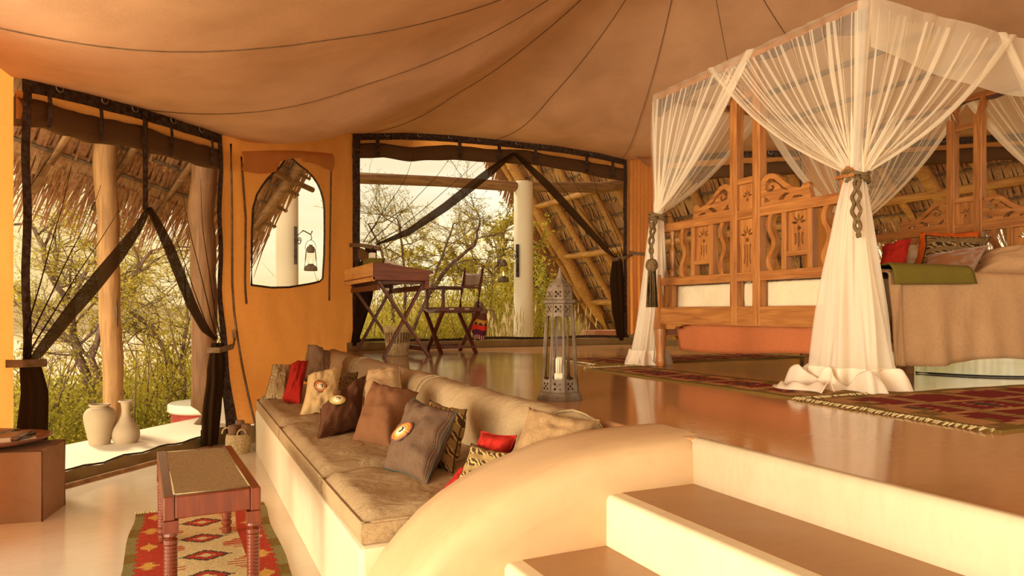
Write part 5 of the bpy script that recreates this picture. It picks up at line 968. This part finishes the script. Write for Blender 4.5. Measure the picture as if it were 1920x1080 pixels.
# ------------------------------------------------------------------ net canopy
nc = thing('net_canopy', 'white gathered mosquito net roof and drapes over the bed', 'canopy', (4.47, 3.6, CZ0))
MB().grid(lambda a, b: Vector((XA - .025 + (XB - XA + .05) * a, YA - .025 + (YB_ - YA + .05) * b, CZ0 - .03 * math.sin(a * PI) * math.sin(b * PI) + .002)), 20, 16).build('net_roof', sheer('net_roof_cloth', '#f3dfb8', .62, .5), nc, True)
def drape(c0, c1, knot, reach, seed, nf=15, amp=.035, sag=.10, band=.30, name='net_drape'):
    """one net panel: hung along the rail from corner c0 towards c1 (fraction reach), gathered into the knot."""
    c0, c1, knot = Vector(c0), Vector(c1), Vector(knot); ax = (c1 - c0); out = Vector((ax.y, -ax.x, 0)).normalized(); cen_ = Vector((4.47, 3.6, 2.3)); out = -out if out.dot(c0 - cen_) < 0 else out
    rn = random.Random(seed); ph = [rn.uniform(0, 6.28) for _ in range(6)]
    def f(a, b):
        aa = a + .02 * math.sin(a * 9 + ph[0]); top = c0 + ax * reach * aa; s = b ** .92; p = top.lerp(knot, s); fall = min(.22, band) * math.sin(PI * min(1, s * 1.0)) * .0
        w_ = amp * (1 - .55 * s) * (.25 + .75 * min(1, s * 3)) * math.sin(a * nf * 2 * PI * .5 + ph[1] + 1.2 * math.sin(a * 7 + ph[2])); p = p + out * (w_ * (1 - s ** 3) + .012 + .03 * (1 - s) * math.sin(s * 3)); p.z -= sag * math.sin(PI * s) * (.25 + .75 * a); q = .028 * s ** 4; return p + out * (q * math.cos(a * 6.28 * 2)) + ax.normalized() * (q * math.sin(a * 6.28 * 2))
    o = MB().grid(f, nf * 8, 26).build(name, M['net'], nc, True)
    MB().grid(lambda a, b: f(.93 + .07 * a, b) + out * (.012 * math.sin(a * PI)), 8, 26).build('net_hem', M['net_dense'], o, True)
    MB().grid(lambda a, b: f(a, (lambda q: q + (1 - q) * b)(.50 + .38 * abs(math.sin(a * nf * 2.6 + ph[3]))) ) + out * .008 * math.sin(a * 60), nf * 8, 12).build('net_gather', M['net_dense'], o, True)
    for k in range(nf * 2):
        a0 = (k + rn.uniform(.1, .9)) / (nf * 2); wv = rn.uniform(.002, .009)
        MB().grid(lambda a, b: f(min(1, max(0, a0 + (a - .5) * wv * 2)), .04 + .95 * b) + out * .006, 2, 20).build('net_pleat', M['net_dense'], o, True)
    return f
K_FR, K_FL = (3.41, 2.775, 1.835), (3.33, 4.50, 1.815); K_HR, K_HL = (5.55, 2.76, 1.86), (5.55, 4.53, 1.86)
cFR, cFL, cHR, cHL = (XA - .02, YA - .02, CZ0), (XA - .02, YB_ + .02, CZ0), (XB + .02, YA - .02, CZ0), (XB + .02, YB_ + .02, CZ0)
fC = None; fA = drape(cFR, cFL, K_FR, .68, 1, 16); drape(cFL, cFR, K_FL, .56, 2, 13); fB = drape(cFR, cHR, K_FR, .60, 3, 14); MB().grid(lambda a, b: fA(.02, b).lerp(fB(.02, b), a) + Vector((-.02, -.02, 0)) * math.sin(a * PI), 6, 26).build('net_corner', M['net_dense'], nc, True); drape(cHR, cFR, K_HR, .50, 4, 11)
drape(cFL, cHL, K_FL, .52, 5, 11); drape(cHL, cFL, K_HL, .52, 6, 11); drape(cHL, cHR, K_HL, .56, 7, 11); drape(cHR, cHL, K_HR, .50, 8, 11)
MB().grid(lambda a, b: Vector((XA + (XB - XA) * a, YA - .035 - .01 * math.sin(a * 20), CZ0 - .27 * b * (1 + .0 * a) - .10 * b * math.sin(a * PI))), 40, 6).build('net_border', M['net_dense'], nc, True)
for k in (K_FR, K_FL, K_HR, K_HL): pass
for p0, p1 in (((3.40, 3.56, 2.60), (3.37, 3.60, 2.74)), ((5.52, 3.55, 2.50), (5.50, 3.62, 2.70))):
    for dx in (-.02, .012): MB().tube([Vector(p0) + Vector((0, dx, 0)), Vector(p0).lerp(Vector(p1), .5) + Vector((-.03, dx, 0)), Vector(p1)], .005, 5).build('tie_tape', M['net_solid'], nc, True)
def tail(knot, foot, rx, ry, seed, name, label, puddle=1.0):
    """the gathered net below a knot falling to a heap on the floor."""
    t = thing(name, label, 'curtain', (foot[0], foot[1], .65)); k, f_ = Vector(knot), Vector(foot); rn = random.Random(seed); ph = [rn.uniform(0, 6.28) for _ in range(8)]
    def rad(th, b): return 1 + .16 * math.sin(th * 7 + ph[0] + b) + .10 * math.sin(th * 13 + ph[1] - b * 2) + .06 * math.sin(th * 23 + ph[2])
    def g_(a, b):
        th = a * 2 * PI; s = b ** 1.0; c = k.lerp(f_, s); c.x += .02 * math.sin(b * 4 + ph[3]); gx = .045 + (rx - .045) * s ** .85; gy = .045 + (ry - .045) * s ** .85; z = k.z + (.655 - k.z) * s; r_ = rad(th, b * 2); return Vector((c.x + gx * r_ * math.cos(th), c.y + gy * r_ * math.sin(th), z))
    MB().grid(g_, 110, 34).build('net_fall', M['net_dense'], t, True)
    MB().grid(lambda a, b: (lambda p, c: c + (p - c) * .72)(g_(a + .03, b), Vector((k.lerp(f_, b).x, k.lerp(f_, b).y, g_(a, b).z))), 90, 30).build('net_lining', M['net_dense'], t, True)
    z0 = .80
    MB().grid(lambda a, b: g_(a, 1 - .10 * (1 - b)) + Vector((.004 * math.cos(a * 6.28), .004 * math.sin(a * 6.28), .0)), 110, 8).build('net_hem', M['net_solid'], t, True)
    def heap(a, b):
        th = a * 2 * PI; r_ = rad(th, 2) * (1 + b * .42 * puddle + .18 * puddle * b * math.sin(th * 4 + ph[4]) + .1 * b * math.sin(th * 9 + ph[5])); z = .656 + .075 * math.sin(PI * b) * (1 + .7 * math.sin(th * 8 + ph[6])) + .02 * noise.noise((th * 3, b * 4, seed)) * (1 - b); return Vector((f_.x + rx * r_ * math.cos(th), f_.y + ry * r_ * math.sin(th), max(.655, z)))
    MB().grid(heap, 120, 10).build('net_heap', M['net_solid'], t, True); return t
tail(K_FR, (3.39, 2.806, 0.65), .19, .21, 3, 'net_curtain_tail', 'big gathered white net tail pooling on the floor at the near bed post', .9)
tail(K_FL, (3.402, 4.744, 0.65), .12, .125, 5, 'net_curtain_tail', 'slim gathered white net tail at the far foot post of the bed', .8)
b = MB()
fz = Vector((3.072, 2.805, 0.65)); tt = thing('net_hem_end', 'stray end of white net lying on the floor beside the near net tail', 'net', tuple(fz))
MB().grid(lambda a, b: Vector((fz.x + .02 - .10 * b + .03 * math.sin(a * 7), fz.y - .16 + .36 * a, .657 + .05 * math.sin(PI * b) * (.4 + .6 * (1 - a)) + .012 * math.sin(a * 21 + b * 5) * math.sin(PI * b))), 26, 10).build('cloth', M['net_solid'], tt, True, thick=.003)
def rope_tie(label, k, hang, tassel):
    t = thing('tassel_rope' if tassel else 'rope_tie', label, 'rope', k); kx, ky, kz = k
    for j in range(3): MB().tube([(kx + .062 * math.cos(a), ky + .062 * math.sin(a), kz + .012 * math.sin(a * 2 + j) + (j - 1) * .018) for a in [2 * PI * i / 20 for i in range(21)]], .012, 6, False).build('rope_coil', M['rope'], t, True)
    h = Vector(hang); s0 = Vector((kx - .05, ky - .05, kz))
    for j in (0, 1):
        pts = [s0.lerp(h, i / 24) + Vector((0, .009 * math.cos(i * 1.1 + j * PI) + (.03 if j else -.01) * math.sin(PI * i / 24), 0)) + Vector((-.03 * math.sin(PI * i / 24), -.02 * math.sin(PI * i / 24), 0)) for i in range(25)]; MB().tube(pts, .0105, 6).build('rope_strand', M['rope'], t, True)
    if tassel:
        MB().lathe((h.x, h.y, h.z + .22), [(.016, 0), (.02, .02), (.018, .04), (.010, .05)], 12).build('rope_collar', M['rope'], t, True)
        MB().lathe((h.x, h.y, h.z - .10), smooth_prof([(.02, 0), (.042, .03), (.045, .06), (.032, .09), (.012, .10)], 4), 18).build('tassel_knot', M['rope'], t, True); m = MB()
        for i in range(40): a = i * 2.4; r_ = .034 * math.sqrt((i + 1) / 40); m.tube([(h.x + r_ * .8 * math.cos(a), h.y + r_ * .8 * math.sin(a), h.z - .09), (h.x + r_ * 1.25 * math.cos(a), h.y + r_ * 1.25 * math.sin(a), h.z - .36)], .005, 4, False)
        m.build('tassel_skirt', M['rope'], t, True)['kind'] = 'stuff'
    return t
rope_tie('olive rope with a long tassel around the far foot post net', K_FL, (3.13, 4.304, 1.475), True); rope_tie('olive rope twisted around the net at the near bed post', K_FR, (3.27, 2.645, 1.48), False)
cb = thing('floor_cable', 'thin black cable lying on the floor beyond the bedspread', 'cable', (5.0, 3.1, .65)); MB().tube([Vector(p) + Vector((0, 0, .007)) for p in bez((4.65, 3.3, .65), (4.72, 2.8, .65), (4.95, 2.72, .65), (5.5, 2.62, .65), 16)], .007, 6).build('cable', M['black'], cb, True)

# ------------------------------------------------------------------ writing desk and what stands on it
DX, DY0, DY1 = 1.555, 6.42, 7.70
dk = thing('writing_desk', 'mahogany campaign writing desk with crossed legs', 'desk', (1.86, 7.06, .65))
MB().slab([(0, 0), (.50, 0), (.545, .0), (.545, .065), (.585, .072), (.585, .092), (.555, .10), (.17, .150), (.17, .158), (0, .158)], 1.28, (0, 1, 0), (DX, DY0, 1.375), (1, 0, 0), (0, 0, 1)).build('writing_box', M['desktop'], dk, bevel=.004)
MB().box((DX - .006, DY0 - .008, 1.415), (DX, DY1 + .005, 1.535)).build('side_board', M['oak'], dk, bevel=.002); MB().box((DX - .004, DY0 + .0, 1.366), (DX + .02, DY1, 1.405)).build('lower_board', M['oak'], dk, bevel=.002)
MB().box((DX + .505, DY0, 1.30), (DX + .545, DY0 + .03, 1.376)).build('front_leg_block', M['desktop'], dk, bevel=.002)
for i, y in enumerate((DY0 + .05, DY1 - .09)):
    for j, (xa, xb) in enumerate(((DX + .06, DX + .555), (DX + .515, DX + .12))): MB().bar((xa, y + .028 * j, 1.37), (xb, y + .028 * j, .653), .026, .05, (0, 1, 0)).build('leg', M['mahog'], dk, bevel=.003)
    MB().tube([(DX + .316, y - .02, 1.0), (DX + .316, y + .06, 1.0)], .009, 10).build('pivot_bolt', M['steel'], dk)
for x in (DX + .07, DX + .50): MB().box((x - .012, DY0 + .05, 1.285), (x + .012, DY1 - .05, 1.338)).build('upper_stretcher', M['mahog'], dk, bevel=.002)
MB().box((DX + .52, DY0 + .06, .70), (DX + .545, DY1 - .06, .745)).build('lower_stretcher', M['mahog'], dk, bevel=.002)
for y in (DY0 + .08, DY1 - .05): MB().box((DX + .08, y - .012, 1.345), (DX + .50, y + .012, 1.376)).build('cross_rail', M['mahog'], dk, bevel=.002)
mr = thing('table_mirror', 'small round tilting mirror on the writing desk', 'mirror', (1.66, 7.25, 1.533)); mc = Vector((1.66, 7.25, 1.66)); md = Vector((.55, -.70, .42)).normalized(); s_, u_, _ = frame(md)
MB().tube([mc + (s_ * math.cos(a) + u_ * math.sin(a)) * .085 for a in [2 * PI * k / 28 for k in range(29)]], .007, 6, False).build('rim', M['mahog'], mr, True)
gm = MB(); gm.v = [tuple(mc + (s_ * math.cos(2 * PI * k / 28) + u_ * math.sin(2 * PI * k / 28)) * .083) for k in range(28)]; gm.f = [tuple(range(28))]; gm.build('mirror_glass', M['steel'], mr, thick=.004)
MB().tube([(1.66, 7.25, 1.535), (1.66, 7.25, 1.58)], .008, 8).lathe((1.66, 7.25, 1.533), [(.05, 0), (.05, .008), (.02, .014)], 18).build('stand', M['mahog'], mr)
sb = thing('olive_box', 'flat olive box on the writing desk below the mirror', 'box', (1.66, 6.86, 1.533)); MB().box((1.60, 6.70, 1.5335), (1.72, 7.02, 1.585)).build('body', M['olive'], sb, bevel=.003); MB().box((1.598, 6.698, 1.585), (1.722, 7.022, 1.60)).build('lid', M['olive'], sb, bevel=.003)
cd = thing('notepaper_block', 'small white block of notepaper on the olive box', 'paper', (1.655, 6.86, 1.60)); MB().box((1.63, 6.82, 1.6005), (1.68, 6.90, 1.66)).build('sheets', M['paper'], cd); MB().box((1.626, 6.816, 1.6005), (1.684, 6.904, 1.606)).build('backing', M['leather'], cd)
pf = thing('leather_folder', 'dark folder leaning open behind the olive box', 'folder', (1.72, 6.95, 1.533)); MB().slab([(0, 0), (.20, 0), (.04, .075), (.03, .075)], .22, (0, 1, 0), (1.73, 6.78, 1.533), (1, 0, 0), (0, 0, 1)).build('cover', M['leather'], pf, bevel=.002); MB().slab([(.01, .002), (.18, .002), (.035, .068)], .20, (0, 1, 0), (1.73, 6.76, 1.535), (1, 0, 0), (0, 0, 1)).build('pages', M['paper'], pf)

# ------------------------------------------------------------------ director chair, bag, waste basket
ch = thing('director_chair', 'folding director chair with leather sling seat at the desk', 'chair', (2.56, 7.08, .65)); xf, xr, yn, yf = 2.36, 2.74, 6.83, 7.36; zs = 1.115
for x in (xf, xr):
    for j, (y0, y1) in enumerate(((yn, yf), (yf, yn))): MB().bar((x + .022 * j, y0, .655), (x + .022 * j, y1, zs - .02), .022, .045, (1, 0, 0)).build('leg', M['mahog'], ch, bevel=.006)
    MB().tube([(x - .015, (yn + yf) / 2, .875), (x + .04, (yn + yf) / 2, .875)], .007, 8).build('pivot_bolt', M['steel'], ch)
for y in (yn, yf):
    MB().box((xf - .03, y - .02, zs - .03), (xr + .06, y + .02, zs + .015)).build('seat_rail', M['mahog'], ch, bevel=.004); MB().box((xf - .05, y - .03, 1.325), (xr + .05, y + .03, 1.345)).build('armrest', M['mahog'], ch, bevel=.004)
    MB().bar((xf + .02, y, zs), (xf + .02, y, 1.33), .03, .03).build('arm_upright', M['mahog'], ch, bevel=.003); MB().tube([(xr + .02, y, zs), (xr + .045, y, 1.33), (xr + .075, y, 1.53)], .016, 10).lathe((xr + .078, y, 1.53), [(.018, 0), (.011, .012), (.017, .026), (.010, .040)], 10).build('back_post', M['mahog'], ch, True)
    MB().box((xf + .02, y - .012, .705), (xr, y + .012, .73)).build('runner', M['mahog'], ch, bevel=.002)
for dx in (.08, .25): MB().box((xf + dx, yn - .024, zs - .012), (xf + dx + .05, yn - .019, zs + .004)).build('hinge_plate', M['steel'], ch)
MB().grid(lambda a, b: Vector((xf - .03 + (xr - xf + .07) * b, yn + (yf - yn) * a, zs + .012 - .055 * math.sin(a * PI) ** .8)), 20, 8).build('sling_seat', M['sling'], ch, True, thick=.008)
MB().grid(lambda a, b: Vector((xr + .055 + .018 * b + .045 * math.sin(a * PI), yn + (yf - yn) * a, 1.36 + .155 * b - .02 * math.sin(a * PI) * b)), 20, 6).build('sling_back', M['sling'], ch, True, thick=.008)
bgx, bgy = 2.84, 6.98; bgt = thing('striped_bag', 'red and purple striped woven bag hanging on the director chair', 'bag', (bgx, bgy, .80)); m = MB(); nu, nv = 36, 30; cs = []
def bag(a, b): th = 2 * PI * a; k = (.55 + .45 * min(1, b * 2.2) ** .6) * (1 - .10 * b); return Vector((bgx + .075 * k * math.cos(th) * (1 + .06 * math.sin(th * 5)), bgy + .14 * k * math.sin(th), .785 + .29 * b - .01 * math.sin(th * 3)))
m.grid(bag, nu, nv)
for i in range(nu):
    for j in range(nv):
        z = j / nv; zz = abs(((i / nu * 9) % 1) - .5) * .22
        c = '#c79a7a' if z < .16 and (i % 2) else '#6b2338' if z < .17 else '#4f1f33' if z < .36 else '#c8321f' if z < .52 else '#3a2c1c' if z < .52 + zz else '#b98233' if z < .72 else '#5e3520'
        cs.append(hx(c))
m.f.append(tuple(i * (nv + 1) for i in range(nu))); cs.append(hx('#6b2338')); m.c = cs; m.build('woven_body', M['bagcloth'], bgt, True)
MB().grid(lambda a, b: Vector((bgx + .07 * math.cos(PI * a * 2) * (1 + .12 * b), bgy + .128 * math.sin(PI * a * 2) * (1 + .10 * b) , 1.065 + .05 * b + .03 * math.sin(a * 12) * b)), 30, 4).build('leather_rim', M['leather'], bgt, True, thick=.005)
for s in (-.03, .05): MB().tube(bez((bgx, bgy + .12, 1.08), (bgx - .02, bgy + .1, 1.22), (bgx, bgy - .02 + s, 1.25), (bgx + .01, bgy - .13, 1.08), 14), .011, 6).build('strap', M['leather'], bgt, True)
for k, (dx, dz) in enumerate(((.07, -.16), (.10, -.10))): MB().tube(bez((bgx + .05, bgy - .10, 1.10), (bgx + .12, bgy - .14, 1.12), (bgx + .12, bgy - .15, 1.02), (bgx + dx + .02, bgy - .16, 1.10 + dz), 10), .008, 5).build('tie_thong', M['leather'], bgt, True)
wx, wy = 1.90, 6.82; wbk = thing('waste_basket', 'openwork wicker waste basket under the writing desk', 'basket', (wx, wy, .65)); wr = lambda z: .098 + .042 * z / .29
m = MB()
for k in range(26): a = 2 * PI * k / 26; m.tube([(wx + wr(z) * math.cos(a), wy + wr(z) * math.sin(a), .655 + z) for z in (0, .1, .2, .29)], .0035, 5)
m.build('uprights', M['basket'], wbk); m = MB()
for k in range(15): z = .005 + k * .0105 if k < 11 else .23 + (k - 11) * .018; m.tube([(wx + (wr(z) + .003 * math.cos(i * PI)) * math.cos(2 * PI * i / 26), wy + (wr(z) + .003 * math.cos(i * PI)) * math.sin(2 * PI * i / 26), .655 + z) for i in range(27)], .0038, 5, False)
m.build('woven_rings', M['basket'], wbk)
MB().grid(lambda a, b: Vector((wx + (wr(.13 + .09 * b) + .002) * math.cos(2 * PI * a), wy + (wr(.13 + .09 * b) + .002) * math.sin(2 * PI * a), .655 + .13 + .09 * b)), 40, 3).build('dark_band', M['strap'], wbk, True); MB().lathe((wx, wy, .652), [(.095, 0), (.095, .008)], 24).build('base', M['basket'], wbk)

# ------------------------------------------------------------------ tall floor lantern
lx, ly, lz = 1.675, 3.06, .65; ln_ = thing('floor_lantern', 'tall eight sided pierced bronze lantern on the platform edge', 'lantern', (lx, ly, lz), 0); N8 = 8
def rr8(z): return .093 + (.066 - .093) * (z - .035) / (.47 - .035)
def ocorn(r, k, z): a = 2 * PI * (k + .5) / N8 + R(8); return Vector((lx + r * math.cos(a), ly + r * math.sin(a), lz + z))
def olathe(prof):
    m = MB(); n = len(prof)
    for r, z in prof: m.v += [tuple(ocorn(r, k, z)) for k in range(N8)]
    for i in range(n - 1):
        for k in range(N8): kk = (k + 1) % N8; m.f.append((i * N8 + k, i * N8 + kk, (i + 1) * N8 + kk, (i + 1) * N8 + k))
    m.f.append(tuple(range(N8))[::-1]); m.f.append(tuple((n - 1) * N8 + k for k in range(N8))); return m
olathe([(.118, 0), (.116, .006), (.103, .036), (.094, .040)]).build('plinth', M['bronze'], ln_, bevel=.002)
for k in range(N8): c = (ocorn(.112, k, .018) + ocorn(.112, k + 1, .018)) / 2; MB().lathe(tuple(c - Vector((0, 0, .004))), [(.001, 0), (.005, .002), (.005, .006), (.001, .008)], 8).build('stud', M['bronze'], ln_)
def pierced(z0, z1, ra, rb, holes, name):
    for k in range(N8):
        a, b, c, d = ocorn(ra, k, z0), ocorn(ra, k + 1, z0), ocorn(rb, k + 1, z1), ocorn(rb, k, z1); w_ = (b - a).length; wt = (c - d).length; eu = (b - a).normalized(); ev = ((c + d) / 2 - (a + b) / 2); h = ev.length; ev.normalize(); e = (w_ - wt) / 2
        cut_panel([(0, 0), (w_, 0), (w_ - e, h), (e, h)], holes(w_, h), a, eu, ev, .003, name, M['bronze'], ln_)
def rosette(w, h):
    cx, cy = w / 2, h * .5; s = min(w, h) * .42; out = [[(cx, cy - s * .34), (cx + s * .34, cy), (cx, cy + s * .34), (cx - s * .34, cy)]]
    for a in (45, 135, 225, 315): out.append([(cx + s * .62 * math.cos(R(a + t)) * m_, cy + s * .62 * math.sin(R(a + t)) * m_) for t, m_ in ((-28, .9), (-10, 1.55), (10, 1.55), (28, .9), (0, .72))])
    return [q if sum(p[0] * r_[1] - r_[0] * p[1] for p, r_ in zip(q, q[1:] + q[:1])) > 0 else q[::-1] for q in out]
pierced(.040, .098, rr8(.04), rr8(.098), rosette, 'pierced_panel'); pierced(.415, .472, rr8(.415), rr8(.472), rosette, 'pierced_panel')
def arch_hole(w, h): e = w * .15; k = 8; return [[(e, h * .0 + .012)] + [(w / 2 - (w / 2 - e) * math.cos(PI * i / k) * 1.0, .012 - .010 * math.sin(PI * i / k)) for i in range(1, k)] + [(w - e, .012), (w - e * 1.25, h - .02)] + [(w / 2 + (w / 2 - e * 1.25) * math.cos(PI * i / k), h - .02 + .016 * math.sin(PI * i / k)) for i in range(1, k)] + [(e * 1.25, h - .02)]]
pierced(.098, .415, rr8(.098), rr8(.415), arch_hole, 'window_frame')
for k in range(N8): MB().tube([ocorn(rr8(z) * 1.01, k, z) for z in (.04, .25, .472)], .0045, 5).build('corner_rib', M['bronze'], ln_)
for k in range(N8): m = MB(); m.add([ocorn(rr8(.10) * .97, k, .10), ocorn(rr8(.10) * .97, k + 1, .10), ocorn(rr8(.41) * .97, k + 1, .41), ocorn(rr8(.41) * .97, k, .41)], [(0, 1, 2, 3)]).build('glass_pane', M['glass'], ln_)
olathe([(.066, .470), (.084, .474), (.086, .480), (.080, .490), (.068, .492)]).build('cornice', M['bronze'], ln_, bevel=.001)
m = MB()
for k in range(N8):
    for t in range(9): p = ocorn(.084, k, .4825).lerp(ocorn(.084, k + 1, .4825), (t + .5) / 9); m.lathe(tuple(p - Vector((0, 0, .006))), [(.0028, 0), (.0028, .012)], 5)
m.build('gadrooning', M['bronze'], ln_)['kind'] = 'stuff'
pierced(.492, .542, .067, .0655, rosette, 'pierced_panel'); olathe([(.0655, .542), (.060, .556), (.050, .570), (.036, .582), (.022, .594), (.014, .608), (.010, .622), (.006, .640), (.002, .655)]).build('onion_dome', M['bronze'], ln_)
for k in range(N8): c = (ocorn(.0625, k, .553) + ocorn(.0625, k + 1, .553)) / 2; MB().lathe(tuple(c), [(.0005, 0), (.005, .003), (.0005, .006)], 6).build('dome_boss', M['iron'], ln_)
MB().lathe((lx, ly, lz + .040), [(.02, 0), (.02, .05), (.028, .055), (.028, .085), (.02, .09)], 16).build('lamp_holder', M['soft_white'], ln_, True)
for k in range(3): a = 2 * PI * k / 3; c = Vector((lx + .012 * math.cos(a), ly + .012 * math.sin(a), lz + .128)); MB().tube([c + Vector((.007, 0, 0)), c + Vector((.007, 0, .07)), c + Vector((0, 0, .078)), c + Vector((-.007, 0, .07)), c - Vector((.007, 0, 0))], .0052, 8).build('bulb_tube', M['soft_white'], ln_, True)

# ------------------------------------------------------------------ shared phrases for the repeats
GROUPS = dict(scatter_pillow='scatter pillows along the sofa', bed_pillow='pillows on the four poster bed', seat_cushion='linen seat cushions of the sofa', back_cushion='linen back cushions of the sofa',
    kilim_rug='kilim rugs on the floors', book='books on the wooden tray', rolled_towel='rolled towels in the basket', clay_vase='clay vases on the deck', mesh_curtain='dark mesh screens at the tent openings',
    plaster_pillar='white pillars beyond the tent', storm_lantern='storm lanterns on the pillars', wall_bracket='iron lantern brackets', thorn_bush='thorn bushes around the tent', acacia_tree='acacias beyond the deck',
    grass_tuft='dry grass tufts by the white pillar', log_post='log posts of the left overhang', net_curtain_tail='net tails at the bed posts')
for o in scene.objects:
    k = o.name.split('.')[0]
    if o.parent is None and k in GROUPS: o['group'] = GROUPS[k]
